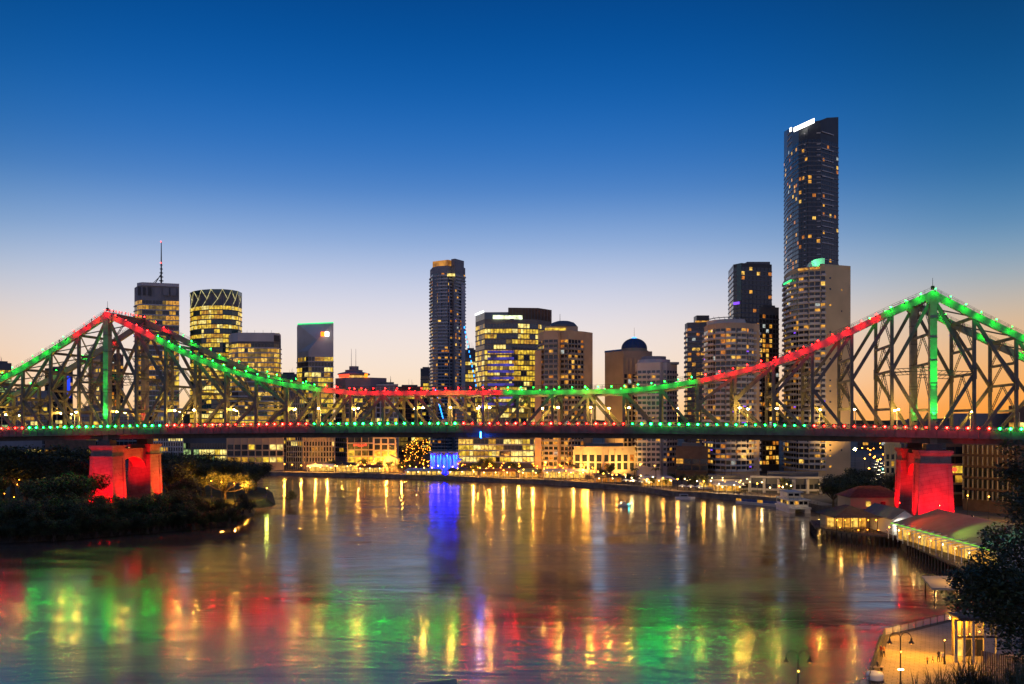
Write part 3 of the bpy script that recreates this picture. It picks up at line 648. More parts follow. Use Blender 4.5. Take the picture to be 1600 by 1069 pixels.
# --- blue glass office
t, pts, zt, c = tower('office_tower', 'blue glass office tower with yellow lit floors and white roof lights', [(743,650), (757,628), (800,626), (841,632), (861,646)], 32, 498, 3.75, 2.2, 'slate', 'slate', 'blueglass', p=.72, proj=.22, crown=3, roof=False, seed=71, litmats=[W_Y[0], W_Y[2], W_Y[1], W_Y[3]])
q = [(PX(x, Y), Y) for x, Y in ((743,650), (757,628), (794,627))]; g = MB(); g.prism(q+[backpt(q[-1], 25), backpt(q[0], 12)], zt, PZ(488, 628)); g.build('crown_wall', M['blueglass'], t)
q = [(PX(x, Y), Y) for x, Y in ((794,634), (841,636), (862,648))]; g = MB(); g.prism(q+[backpt(q[-1], 20), backpt(q[0], 32)], zt, PZ(481, 635)); cw = g.build('crown_wall', M['brown'], t)
for k in range(14):
    f = k/13; x = 796+64*f; Y = 633.4+(2*min(1, f*1.5) if x < 841 else 2+10*(x-841)/21); MB().box(PX(x,Y), Y-.4, (zt+PZ(482,635))/2, .35, .5, PZ(482,635)-zt).build('fin', M['slate'], cw)
quadpanel(t, 'roof_lights', E['signw'], [(744,648), (757,628.5)], 488, 490.5, .8); quadpanel(t, 'roof_lights', lit('lit_roof_terrace', (.85,1,.6), 2.2, .25), [(770,626), (816,628)], 493, 499, 1.0)
for k in range(9): quadpanel(t, 'violet_panel', lit('lit_violet', (.12,.1,.85), .55, .2) if k == 0 else bpy.data.materials['lit_violet'], [(762,627.5), (803,626)], 548+k*10.2, 552+k*10.2, .42)
MB().lathe((PX(795,640), 632, zt), [(2.6,0), (3.2,1.5), (2.2,3), (.3,4)], 9).build('roof_tree', M['leaf2'], t)
tower('office_building', 'lit terraced offices under the bridge below the blue glass tower', [(716,600), (840,596)], 20, 676, 4.0, 2.6, 'slate', 'pale', p=.75, litmats=[W_Y[2], W_Y[0], W_A[2], W_Y[1]], proj=.5)
tower('office_building', 'narrow dark office behind the cranes', [(727,760), (744,760)], 20, 548, 3.6, 2.6, 'slate', p=.4)

# --- luffing cranes with blue lamps
def crane(label, base, tip, yb, Y):
    x0, z0_, x1, z1_ = PX(base[0], Y), PZ(base[1], Y), PX(tip[0], Y), PZ(tip[1], Y)
    t = thing('tower_crane', label, 'crane', (x0, Y, GZ))
    m = MB()
    for a in (-.8, .8):
        for b in (-.8, .8): m.bar((x0+a, Y+b, GZ), (x0+a, Y+b, z0_), .22, .22)
    for k in range(int((z0_-GZ)/2.4)): z = GZ+k*2.4; m.bar((x0-.8, Y-.8, z), (x0+.8, Y-.8, z+2.4), .12, .12)
    m.build('mast', M['iron'], t); MB().box(x0, Y, z0_+1.2, 4.2, 3, 2.4).build('cab', M['pale'], t)
    j = MB(); p, q = Vector((x0, Y, z0_+1)), Vector((x1, Y, z1_)); n = 14
    for a, b in ((-.7,0), (.7,0), (0,1.0)): j.bar(p+Vector((0,a,b)), q+Vector((0,a*.3,b*.3)), .18, .18)
    for k in range(n): j.bar(p.lerp(q, k/n)+Vector((0,.6*(-1)**k,0)), p.lerp(q, (k+1)/n)+Vector((0,-.6*(-1)**k,0)), .12, .12)
    jb = j.build('jib', M['bluepaint'], t); l_ = MB()
    for k in range(n): l_.box(*(p.lerp(q, (k+.5)/n)-Vector((0,.9,0))), .7, .3, 1.5)
    tag(l_.build('jib_lamp', E['bluefit'], jb), kind='stuff')
    MB().box(x0+(x0-x1)*.12, Y, z0_+2.6, 4, 2.4, 2.2).build('counterweight', M['grey'], t)
    g = MB(); g.tube(p+Vector(((x0-x1)*.12, 0, 8)), q, .07, None, 4); g.tube(p, p+Vector(((x0-x1)*.12, 0, 8)), .2, None, 4); g.build('pendant', M['iron'], t)
crane('blue-lit luffing crane jib leaning beside the slim tower and blue office', (746,616), (725,508), 0, 640)
crane('blue-lit crane jib low behind the bridge deck beside the curved tower', (694,662), (680,608), 0, 620)

# --- apartment tower with the domed cap
t, pts, zt, c = tower('apartment_tower', 'brown apartment tower with rounded cap rising from the riverfront', [(841,566), (850,548), (872,544), (876,548), (888,544), (912,552), (926,560)], 26, 516, 3.15, 2.7, 'tan', 'grey', 'glass', W_A, 'apt', .2, crown=3, proj=.5, balcony=.9, blank=(2,5), roof=False, seed=81, slits=())
g = MB(); q = [(PX(x, Y), Y) for x, Y in ((854,552), (903,552))]; g.prism(q+[(PX(903,552), 568), (PX(854,552), 568)], zt, zt+3.2); g.build('crown_wall', M['tan'], t)
g = MB(); cxx = PX(880, 560); g.lathe((cxx, 560, zt+3.2), [(9,0), (8.6,1.4), (7,3), (4,4), (.1,4.3)], 16); g.build('dome_cap', M['slate'], t)
g = MB(); g.box(PX(868,549), 549.6, zt+1.2, 13, .5, 1.6); g.build('lit_band', W_Y[0], t); MB().tube((PX(875,560), 560, zt+7), (PX(875,560), 560, zt+12), .2, .1, 5).build('mast', M['iron'], t)
g = MB(); q = [(PX(x, Y), Y) for x, Y in ((836,556), (846,552))]; g.prism(q+[(PX(846,552), 562), (PX(836,556), 562)], GZ, PZ(548,555)); g.build('wing', M['tan'], t)

# --- domed hotel
t, pts, zt, c = tower('hotel_building', 'sandstone tower crowned by a dark blue ribbed dome', [(945,600), (974,584), (1019,590)], 26, 548, 3.5, 3.0, 'tan', 'tan', 'glass', W_A, 'apt', .25, crown=12, proj=.3, blank=(0,), roof=False, seed=91, pier=1, pierw=.8)
cxx, cyv, rr = PX(991,600), 600.0, 8.6
g = MB(); g.lathe((cxx, cyv, zt), [(rr*1.12,-1), (rr*1.12,1), (rr*1.02,1), (rr*1.02,2.5)], 20); g.build('drum', M['tan'], t)
g = MB(); g.lathe((cxx, cyv, zt+2.5), [(rr*math.cos(R(a)), rr*.82*math.sin(R(a))) for a in range(0, 91, 10)], 20); dm = g.build('dome', mat('dome_slate', (.05,.07,.16), .45, 0, .2, .5), t)
g = MB(); 
for k in range(20):
    an = 2*math.pi*k/20
    for a in range(0, 80, 10): g.bar((cxx+rr*1.01*math.cos(R(a))*math.cos(an), cyv+rr*1.01*math.cos(R(a))*math.sin(an), zt+2.5+rr*.83*math.sin(R(a))), (cxx+rr*1.01*math.cos(R(a+10))*math.cos(an), cyv+rr*1.01*math.cos(R(a+10))*math.sin(an), zt+2.5+rr*.83*math.sin(R(a+10))), .22, .22)
g.build('rib', M['slate'], dm)
g = MB(); g.lathe((cxx, cyv, zt+2.5+rr*.8), [(1.7,0), (1.7,.9), (.1,1.3)], 10); g.build('lantern', emis('lit_dome_lantern', (.1,.4,1), 2.5, False), dm)
MB().tube((cxx, cyv, zt+9), (cxx, cyv, zt+17), .14, .07, 5).build('mast', M['iron'], dm)
g = MB(); q = [(PX(x, Y), Y) for x, Y in ((946,600), (973,585))]; g.prism(q+[(PX(973,600), 606), (PX(946,600), 606)], zt, zt+1.6, 0, None, [(x+.0, y+6) for x, y in q]+[(PX(973,600), 606), (PX(946,600), 606)]); g.build('roof', M['slate'], t)
tower('hotel_building', 'gold-lit sandstone hall with tall windows below the domed tower', [(897,540), (942,534), (992,540)], 20, 700, 5.0, 4.2, 'cream', 'cream', 'glass', W_A, 'apt', .12, proj=.25, pier=1, pierw=1.4, base=3)

# --- grey white apartments
t, pts, zt, c = tower('apartment_tower', 'pale grey apartment tower with curved roof next to the domed tower', [(993,548), (996,534), (1032,528), (1036,531), (1042,530), (1058,538)], 24, 566, 3.1, 2.6, 'pale', 'pale', 'blueglass', W_A, 'apt', .13, crown=2, proj=.5, balcony=1.0, blank=(2,), roof=False, seed=101)
g = MB(); g.prism(ring_pts(PX(1022,540), 541, 10, 8, 16), zt, zt+2.2); g.build('crown_wall', M['pale'], t); g = MB(); g.prism(ring_pts(PX(1022,540), 541, 7.5, 6, 16), zt+2.2, zt+4.2); g.build('plant_room', M['grey'], t)
g = MB(); g.box(PX(1047,535), 537, zt-.3, 10, 9, 1.4); g.build('roof', M['grey'], t)
tower('office_building', 'dark brown low-rise with deep horizontal shades at the riverfront', [(1056,500), (1106,494)], 18, 700, 3.6, 5, 'brown', 'brown', p=.08, proj=1.0, mode='apt', litmats=W_A)

# --- cluster right of centre
t, pts, zt, c = tower('apartment_tower', 'slim dark apartment tower with a black roof box', [(1070,566), (1074,556), (1108,552)], 22, 503, 3.1, 2.8, 'slate', 'grey', 'glass', W_A, 'apt', .2, crown=2, proj=.4, balcony=.6, roof=False, seed=111)
g = MB(); g.box(PX(1097,560), 562, zt+2.2, 8, 9, 5); g.build('plant_room', M['black'], t); g = MB(); g.box(PX(1098,553), 553.5, zt+.4, 9, .6, .9); g.build('lit_band', W_A[0], t)
arc = [(1100,520), (1106,508), (1118,500), (1134,496), (1150,495), (1166,497)]
t, pts, zt, c = tower('apartment_tower', 'curved apartment tower with many pale balconies and a flat brown flank', arc+[(1187,505)], 26, 504, 3.1, 2.7, 'tan', 'pale', 'glass', W_A, 'apt', .17, crown=2, proj=.4, balcony=1.2, roof=False, seed=121, accents=(.012, E['purple']))
g = MB(); g.prism([(x, y+3) for x, y in pts[1:6]]+[backpt(pts[5], 22), backpt(pts[1], 12)], zt, zt+2.4); g.build('crown_wall', M['pale'], t)
for k in range(1, 5): a, b = pts[k], pts[k+1]; MB().bar((a[0], a[1]+1, zt+3.2), (b[0], b[1]+1, zt+3.2), .3, .4).build('roof_rail', M['iron'], t)
for k in range(7): f = 1110+k*8; MB().tube((PX(f,505), 505, zt+2.4), (PX(f-2,505), 507, zt+4.6), .12, None, 5).build('roof_rib', M['pale'], t)
g = MB(); g.box(PX(1180,502), 503.2, (GZ+zt)/2, 4.2, 4, zt-GZ); g.build('end_wall', M['tan'], t)
t, pts, zt, c = tower('apartment_tower', 'black tower with a teal glass corner behind the curved apartments', [(1138,640), (1146,612), (1158,606), (1206,612)], 26, 411, 3.2, 3.0, 'black', 'slate', 'glass', W_A, 'apt', .06, crown=2, proj=.25, roof=False, seed=131)
quadpanel(t, 'glass_panel', M['tealglass'], [(1152,608), (1159,605.5)], 412, 470, .6); quadpanel(t, 'lit_sign', E['purple'], [(1147,611), (1156,607)], 472, 476, .7)
g = MB(); g.box(PX(1184,615), 622, zt+1.0, 16, 18, 2.2); g.build('plant_room', M['slate'], t)
g = MB(); g.prism([(PX(1138,640), 638), (PX(1146,612), 612), (PX(1146,630), 640)], zt-1, zt-.2); g.build('ledge', M['slate'], t)
tower('apartment_tower', 'dark shoulder block with amber windows behind the curved apartments', [(1186,560), (1217,566)], 24, 481, 3.1, 2.8, 'slate', 'slate', 'glass', W_A, 'apt', .3, crown=2, proj=.3, seed=141)

# --- the tallest tower
sl = [(1225,648), (1230,632), (1238,618), (1248,606), (1262,600), (1282,600), (1292,604), (1310,612)]
t, pts, zt, c = tower('apartment_tower', 'tallest black skyscraper with slanted top and white roof sign', sl, 26, 203, 3.1, 2.7, 'black', 'slate', 'glass', W_A, 'apt', .075, crown=3, proj=.22, roof=False, seed=151)
tops = [(1225,206), (1230,203), (1238,200), (1248,196), (1262,192), (1282,188), (1292,184), (1310,183)]
g = MB(); n = len(sl); vs_ = [(x, y, zt-.1) for x, y in pts]+[(x, y, PZ(ty, Y)) for (x, y), (_, ty), (_, Y) in zip(pts, tops, sl)]+[(*backpt(pts[0], 18), zt), (*backpt(pts[-1], 26), zt), (*backpt(pts[0], 18), zt+1), (*backpt(pts[-1], 26), zt+10)]
g.add(vs_, [(k, k+1, n+k+1, n+k) for k in range(n-1)]+[(n-1, 2*n+1, 2*n+3, 2*n-1), (2*n+1, 2*n, 2*n+2, 2*n+3), (2*n, 0, n, 2*n+2), tuple(range(n, 2*n))+(2*n+3, 2*n+2)]); g.build('crown_wall', M['black'], t)
quadpanel(t, 'sign', E['signw'], [(1237.5,611), (1240.5,609)], 200, 206, 2)
o = quadpanel(t, 'sign', E['signw'], [(1242,605), (1274,596)], 194, 201, 2)
me = o.data; ys = [v.co.z for v in me.vertices]; xs = [v.co.x for v in me.vertices]; x0, x1 = min(xs), max(xs)
for v in me.vertices: v.co.z += (v.co.x-x0)/(x1-x0)*3.4-1.4
for k in range(46):
    y = 208+k*8.6
    for x0, x1, Y0, Y1, ch in ((1231,1237,631,620,.55), (1256,1282,602,600,.6), (1284,1302,600.5,608,.5)):
        if random.Random(k*7+x0).random() < ch: quadpanel(t, 'balcony_edge', M['pale'], [(x0, Y0), (x1, Y1)], y, y+1.3, .5)

# --- beige fan topped apartments
arc = [(1225,548), (1228,534), (1236,522), (1248,514), (1264,509), (1282,507)]
t, pts, zt, c = tower('apartment_tower', 'beige curved apartment tower with a green-lit fan on its roof', arc+[(1290,507), (1329,515)], 26, 416, 3.1, 2.9, 'beige', 'pale', 'glass', W_A, 'apt', .17, crown=2, proj=.4, balcony=1.3, roof=False, seed=161, blank=(6,), slits=((6,.15,.22), (6,.62,.66)), accents=(.008, E['purple']))
pass
g = MB(); g.prism([(PX(x, Y), Y) for x, Y in ((1283,506.6), (1329,514.6))]+[(PX(1329,516), 532), (PX(1283,508), 532)], zt, zt+1.4); g.build('parapet', M['beige'], t)
fan = [(0,0)]+[(1-math.cos(R(a)), math.sin(R(a))) for a in range(10, 91, 10)]; fx0, fx1, fY = PX(1262,512), PX(1289,512), 512.5; fh_ = PZ(403,512)-zt-.6
g = MB(); n = 10
fr = [(fx0+(fx1-fx0)*a, fY, zt+.6+fh_*b) for a, b in fan]+[(fx1, fY, zt+.6)]; g.add(fr+[(x, y+1.2, z) for x, y, z in fr], [tuple(range(len(fr))), tuple(range(2*len(fr)-1, len(fr)-1, -1))]+[(k, (k+1) % len(fr), len(fr)+(k+1) % len(fr), len(fr)+k) for k in range(len(fr))])
g.build('roof_fan', M['white'], t); flood('fan_floodlight', t, (fx0+2, fY-5, zt+1.5), (fx1-3, fY, zt+4), (.1,1,.35), 3500, R(90), .8, E['green'], .5)
quadpanel(t, 'lit_edge', E['signg'], [(1228,534), (1240,519)], 440, 442.5, 1.5); quadpanel(t, 'lit_edge', W_A[0], [(1248,514), (1282,507)], 419, 422, 1.6)
MB().tube((PX(1295,510), 512, zt+1), (PX(1295,510), 512, zt+6), .12, .06, 5).build('antenna', M['iron'], t)

# --- right bank low-rises
t, *_ = tower('apartment_building', 'grey three-storey waterfront apartments with deep balconies and white awnings', [(1172,412), (1240,404), (1282,404), (1300,404)], 14, 748, 3.0, 3.4, 'slate', 'pale', 'glass', W_A, 'apt', .1, base=1.5, crown=.8, proj=.9, pier=2, pierw=1.2, pierp=1.2, blank=(2,))
tower('apartment_building', 'white low waterfront terrace with flat roof left of the grey apartments', [(1092,430), (1130,424), (1172,424)], 14, 752, 3.0, 4, 'pale', 'pale', 'glass', W_A, 'apt', .25, base=.6, crown=.8, proj=.3)
tower('office_building', 'beige stone block across the street left of the wharf pier', [(1383,470), (1406,470)], 20, 690, 3.6, 3, 'beige', p=.2, pier=1, pierw=.9)
tower('office_building', 'office with red round sign behind the wharf pier', [(1478,345), (1506,345)], 16, 684, 3.7, 4, 'brown', 'tan', p=.12, proj=.7)
t, *_ = tower('office_building', 'office with rows of projecting vertical fins right of the wharf pier', [(1504,330), (1590,312), (1640,318)], 16, 700, 4.2, 2.6, 'brown', 'brown', p=.15, proj=.3, pier=0, base=4)
rnd = random.Random(8)
a, b = Vector((PX(1504,330), 330)), Vector((PX(1590,312), 312)); d = (b-a).normalized(); n_ = Vector((d.y, -d.x)); zt_ = PZ(700, 312)
for fl in range(5):
    for k in range(11):
        q = a.lerp(b, (k+.5)/11)+n_*.9; z = GZ+4+fl*4.2+1.9
        MB().box(q.x, q.y, z, .35, 1.5, 3.2, math.atan2(d.y, d.x)+.35).build('fin', M['cream'], t)
tower('hall_building', 'long low hall with pale gabled roof seen behind the bridge deck', [(1484,372), (1580,372)], 24, 646, 5, 4, 'grey', 'pale', p=.3, z0=GZ, base=24, crown=3, roof=False)
tower('hall_building', 'brown block behind the right end of the bridge deck', [(1576,360), (1660,360)], 20, 634, 4, 4, 'brown', p=.15, roof=False)
tower('office_building', 'distant lit blocks at the end of the street', [(1340,1000), (1402,1000)], 30, 690, 4, 3, 'brown', p=.5, litmats=W_A)
tower('office_building', 'low distant block right of the wharf pier behind the bridge', [(1400,640), (1490,640)], 30, 660, 4, 3, 'slate', p=.3, litmats=W_A)

# ================================================================== trees
def leaf_cloud(clumps, n, size, seed, flat=.75):
    """leaf-sized quads spread through clumps [(x,y,z,rx,ry,rz)]; denser towards each clump's skin"""
    rnd = random.Random(seed); g = MB(); wts = [c[3]*c[4]*c[5] for c in clumps]
    for _ in range(n):
        c = rnd.choices(clumps, wts)[0]
        while True:
            d = Vector((rnd.gauss(0,1), rnd.gauss(0,1), rnd.gauss(0,1)))
            if d.length > .01: break
        d.normalize(); r = rnd.random()**.38*(1+rnd.uniform(-.12, .16))
        p = Vector((c[0]+d.x*r*c[3], c[1]+d.y*r*c[4], c[2]+d.z*r*c[5]))
        a = Vector((rnd.gauss(0,1), rnd.gauss(0,1), rnd.gauss(0,.5))).normalized(); b = a.cross(Vector((rnd.gauss(0,.6), rnd.gauss(0,.6), 1)).normalized())
        if b.length < .05: continue
        b.normalize(); s = size*rnd.uniform(.6, 1.35)
        g.add([p-a*s, p+b*s*.5, p+a*s, p-b*s*.5], [(0,1,2,3)], rnd.choices((0,1,2), (5,4,3))[0])
    return g
LEAVES = [M['leaf'], M['leaf2'], M['leaf3']]
def limbs(g, base, clumps, r, h, rnd):
    fork = Vector((base[0], base[1], base[2]+h)); g.tube((base[0], base[1], base[2]-.3), fork, r*1.25, r*.85, 8)
    for c in clumps:
        e = Vector(c[:3]); m = fork.lerp(e, .5)+Vector((rnd.uniform(-.4,.4), rnd.uniform(-.4,.4), -.06*(e-fork).length)); g.tube(fork, m, r*.5, r*.32, 6); g.tube(m, e, r*.32, r*.1, 5)
def tree_proto(kind, seed):
    rnd = random.Random(seed)
    if kind == 'fig':      # broad spreading crown, 14 m high
        cl = [(rnd.uniform(-5.5,5.5), rnd.uniform(-5.5,5.5), rnd.uniform(8,12), rnd.uniform(2.6,4), rnd.uniform(2.6,4), rnd.uniform(1.6,2.6)) for _ in range(15)]; n, s, r, h = 5200, .36, .6, 4
    elif kind == 'mangrove':
        cl = [(rnd.uniform(-2.6,2.6), rnd.uniform(-2.6,2.6), rnd.uniform(3.2,8.4), rnd.uniform(1.3,2.3), rnd.uniform(1.3,2.3), rnd.uniform(1.2,2.2)) for _ in range(12)]; n, s, r, h = 3000, .26, .2, 2.4
    elif kind == 'round':
        cl = [(rnd.uniform(-1.5,1.5), rnd.uniform(-1.5,1.5), rnd.uniform(3.3,6.2), rnd.uniform(1.1,1.8), rnd.uniform(1.1,1.8), rnd.uniform(1,1.5)) for _ in range(8)]; n, s, r, h = 1100, .28, .18, 2.2
    o = thing('tree', 'tree', 'tree'); g = MB(); limbs(g, (0,0,0), cl, r, h, rnd)
    if kind == 'mangrove':
        for k in range(6): a = k*1.05; g.tube((math.cos(a)*.9, math.sin(a)*.9, -.3), (math.cos(a)*.3, math.sin(a)*.3, 2.2), .09, .1, 5)
    g.build('trunk', M['bark'], o); leaf_cloud(cl, n, s, seed).build('crown', LEAVES, o)
    return o
def palm_proto(seed):
    rnd = random.Random(seed); o = thing('palm_tree', 'palm', 'palm tree'); g = MB(); h = 7.5
    for k in range(5): g.tube((.12*math.sin(k*.6), 0, h*k/5-(.2 if k == 0 else 0)), (.12*math.sin((k+1)*.6), 0, h*(k+1)/5), .24-.02*k, .22-.02*k, 7)
    g.build('trunk', M['bark'], o); g = MB()
    for k in range(15):
        a = k*2.4; d = Vector((math.cos(a), math.sin(a), 0)); s = Vector((-d.y, d.x, 0)); up = rnd.uniform(.2, 1.2); L_ = rnd.uniform(2.2, 3); pr = None
        for j in range(7):
            t_ = j/6; p = Vector((.1, 0, h))+d*L_*t_+Vector((0,0,up*math.sin(t_*2.2)-1.5*t_*t_)); wd = .42*math.sin(math.pi*min(1, t_*.9+.12))
            if pr:
                q, w2 = pr
                for sg in (-1, 1): g.add([q, p, p+s*sg*wd-Vector((0,0,.25*wd)), q+s*sg*w2-Vector((0,0,.25*w2))], [(0,1,2,3)], rnd.choice((0,2)))
            pr = (p, wd)
    g.build('frond', LEAVES, o); return o
figs = [tree_proto('fig', 1), tree_proto('fig', 2)]; mangs = [tree_proto('mangrove', 3), tree_proto('mangrove', 4)]; rounds = [tree_proto('round', 5), tree_proto('round', 6)]; palms = [palm_proto(7)]
used = {}
def place(protos, k, loc, rot, scale, label, cat, group):
    o = protos[k % len(protos)]
    if o.name not in used: used[o.name] = 1; o.location = loc; o.rotation_euler = (0,0,rot); o.scale = (scale,)*3 if isinstance(scale, (int, float)) else scale; tag(o, label, cat, group); return o
    return dup(o, loc, rot, scale, label, group)
rnd = random.Random(77)
# fig trees of the park: (photo column, depth, height)
FIG = [(4,352,19), (40,338,18.5), (78,356,20), (112,336,17.5), (134,362,19), (20,385,22), (70,392,22.5), (-30,345,19), (-40,388,22), (120,398,22), (262,360,16.5), (290,378,17), (318,392,16.5), (268,405,18.5), (350,398,15.5), (240,425,18), (385,404,14), (300,430,17.5), (352,432,16), (400,420,13.5), (60,318,13), (110,312,12), (-20,318,13.5), (285,336,11), (98,300,15.5), (128,304,14.5), (72,303,14.5)]
for k, (px, Y, h) in enumerate(FIG):
    place(figs, k, (PX(px, Y), Y, 2.5), rnd.uniform(0, 6.3), (h/13.6*rnd.uniform(.95,1.1), h/13.6, h/13.6), 'broad dark fig tree beside the flank of the park pier' if 95 < px < 300 and Y < 345 else 'tall dark fig tree rising behind the park pier' if px < 235 else 'dark fig tree between the park pier and the point' if px < 330 else 'low dark fig tree near the point of the park bank', 'tree', 'park trees')
def mang_label(px): return 'dense mangrove tree on the bank '+('left of the park pier' if px < 140 else 'in front of the park pier' if px < 250 else 'below the golden lit fig tree' if px < 385 else 'by the point of the park')
for k in range(58):
    px = -30+k*7.4+rnd.uniform(-5, 5); ye = 850-.0*px if px < 60 else 850-(px-60)*.075
    Y = YG(ye, 0)+rnd.uniform(3, 26); h = rnd.uniform(6.5, 9.8)
    if px > 300: h = rnd.uniform(5, 7.5)
    if px > 380: Y += rnd.uniform(8, 30); h = rnd.uniform(4, 6)
    place(mangs, k, (PX(px, Y), Y, 1.6), rnd.uniform(0, 6.3), h/9.2*rnd.uniform(.9,1.2), mang_label(px), 'tree', 'mangroves on the river bank')
for k in range(54):
    px = -30+k*8+rnd.uniform(-4, 4); ye = 850 if px < 60 else 850-(px-60)*.083
    if px > 385: ye = 806-(px-385)*.6
    Y = YG(ye, 0)+rnd.uniform(.3, 5); h = rnd.uniform(4.2, 6.6)*(.55 if px > 370 else 1)
    place(mangs, k, (PX(px, Y), Y, .5), rnd.uniform(0, 6.3), (h/9.2*1.25, h/9.2*1.25, h/9.2), mang_label(px).replace('dense', 'low'), 'tree', 'mangroves at the water line')
place(mangs, 1, (PX(450,379)+.5, 379, .1), 1, (.75,.75,.62), 'small lone mangrove standing in the water off the point', 'tree', None)
# golden lit tree on the park bank and lamps among the trees
gt = thing('tree', 'fig tree with golden lit foliage near the point of the park', 'tree', (PX(352,372), 372, 2.5)); cl = [(PX(322+12*k,368)+rnd.uniform(-1,1), 366+rnd.uniform(-3,3), rnd.uniform(10,15)-.4*k, 3.4, 3, 2.2) for k in range(7)]
g = MB(); limbs(g, tuple(gt.location), cl, .5, 3.5, rnd); g.build('trunk', M['bark'], gt); leaf_cloud(cl, 5200, .34, 15).build('crown', [M['leaf3'], M['leaf'], M['leaf3']], gt)
def point(o_loc, color, energy, rad=.2):
    ld = bpy.data.lights.new('lamp_light', 'POINT'); ld.color = color; ld.energy = energy; ld.shadow_soft_size = rad
    lo = bpy.data.objects.new('lamp_light', ld); col.objects.link(lo); lo.location = o_loc
def post_lamp(px, Y, h, label, group, em='globe', z0=GZ, r=.32, name='lamp_post', energy=0, color=(1,.6,.18)):
    x = PX(px, Y); t = thing(name, label, 'lamp', (x, Y, z0), group); g = MB(); g.tube((x,Y,z0-.2), (x,Y,z0+h), .09, .06); g.tube((x,Y,z0-.1), (x,Y,z0+.5), .16, .12); g.build('pole', M['iron'], t)
    MB().octa((x,Y,z0+h+r*.8), r).build('globe', E[em], t)
    if energy: point((x, Y, z0+h+r*.8), color, energy, r*1.2)
    return t
for px, Y, h, en in ((330,360,8.6,16000), (346,359,8.2,18000), (366,360,7.6,18000), (384,362,7,16000)):
    post_lamp(px, Y, h, 'park lamp glowing inside the golden lit fig tree', 'park lamps', 'amber', 2.5, .25, energy=en, color=(1,.4,.04))
post_lamp(417,368,5,'yellow-green lamp standing on the point of the park bank', None, 'globe', 2.5, .3, energy=1600, color=(.9,1,.15))
for px, Y, h in ((7,330,6), (22,326,5), (27,335,9), (30,332,11)): post_lamp(px, Y, h, 'orange lamp between the park trees left of the pier', 'orange park lamps', 'amber', 2.5, .2, energy=300, color=(1,.4,.06))

# ================================================================== city riverfront
def bank_at(px):
    best = None
    for (x0, y0), (x1, y1) in zip(BANK[:14], BANK[1:15]):
        c0, c1 = CX+F*x0/y0, CX+F*x1/y1
        if min(c0, c1) <= px <= max(c0, c1): f = (px-c0)/(c1-c0); best = y0+(y1-y0)*f
    return best or 540
def lm(px):
    for x, n_ in ((480,'dark ribbed block'), (525,'finned gold block'), (588,'neon-lettered office'), (630,'columned gold hall'), (720,'blue-lit building'), (842,'lit terraced offices'), (930,'brown apartment tower'), (995,'sandstone hall'), (1060,'pale grey apartment tower'), (1110,'dark brown low-rise'), (1178,'white waterfront terrace')):
        if px < x: return n_
    return 'grey waterfront apartments'
# quay railing and edge path
g_path = MB(); pts = [Vector(p) for p in BANK[1:14]]
inn = []
for k, p in enumerate(pts):
    a, b = pts[max(0, k-1)], pts[min(len(pts)-1, k+1)]; d = (b-a).normalized(); inn.append((p-Vector((d.y, -d.x))*7, p+Vector((d.y, -d.x))*-.3))
for k in range(len(pts)-1): a, b = inn[k], inn[k+1]; g_path.add([(*a[1], GZ+.006), (*b[1], GZ+.006), (*b[0], GZ+.006), (*a[0], GZ+.006)], [(0,1,2,3)])
struct('riverside_path', g_path, M['paving'])
rail = thing('quay_railing', 'dark railing along the edge of the city quay', 'railing', (pts[5].x, pts[5].y, GZ))
for k in range(2, len(pts)-1):
    a, b = inn[k][1], inn[k+1][1]; g = MB(); n = max(2, int((b-a).length/3))
    for z in (.5, 1.05): g.bar((*a, GZ+z), (*b, GZ+z), .06, .07)
    for j in range(n): q = a.lerp(b, j/n); g.bar((*q, GZ), (*q, GZ+1.1), .08, .08)
    g.build('rail_panel', M['iron'], rail)
rnd = random.Random(123)
k = 0
for px in [446+i*11.3 for i in range(71)]:
    Y = bank_at(px)+rnd.choice((2.5, 3, 5, 9, 14, 20)); em = 'globe' if px < 960 or rnd.random() < .4 else 'globe2'
    post_lamp(px+rnd.uniform(-3,3), Y, rnd.uniform(3.6,5.2), ('warm' if em == 'globe' else 'white')+' globe lamp on the quay edge before the '+lm(px), 'quay lamps', em, r=.34 if em == 'globe' else .3, energy=(8000 if px < 930 else 1900)*rnd.uniform(.5,1.4) if k % 2 == 0 and not 650 < px < 735 else 0, color=(1,.45,.06) if em == 'globe' else (1,.66,.25)); k += 1
for i in range(84):
    px = rnd.uniform(560, 935); Y = bank_at(px)+rnd.uniform(22, 46)
    post_lamp(px, Y, rnd.uniform(4,7), 'amber lamp in the riverfront gardens before the '+lm(px), 'garden lamps', 'amber', r=.33, energy=9500 if i % 3 == 0 and not 650 < px < 740 else 0, color=(1,.36,.035))
for i in range(26):
    px = rnd.uniform(940, 1300); Y = bank_at(min(px,1245))+rnd.uniform(10, 40)
    post_lamp(px, Y, rnd.uniform(3,6), 'pale garden lamp set back from the quay before the '+lm(px), 'apartment garden lamps', 'globe2', r=.22, energy=1200 if i % 3 == 0 else 0, color=(1,.55,.12))
for i in range(60):
    px = rnd.uniform(470, 1250); Y = bank_at(px)+rnd.uniform(6, 46); s = rnd.uniform(.6, 1.25)
    if 640 < px < 720 and Y < bank_at(px)+20: continue
    if i % 3 == 2: place(palms, 0, (PX(px,Y), Y, GZ), rnd.uniform(0,6), s, 'palm tree on the riverfront before the '+lm(px), 'palm tree', 'riverfront palms')
    else: place(rounds, i, (PX(px,Y), Y, GZ), rnd.uniform(0,6), s, 'small round tree on the riverfront before the '+lm(px), 'tree', 'riverfront trees')
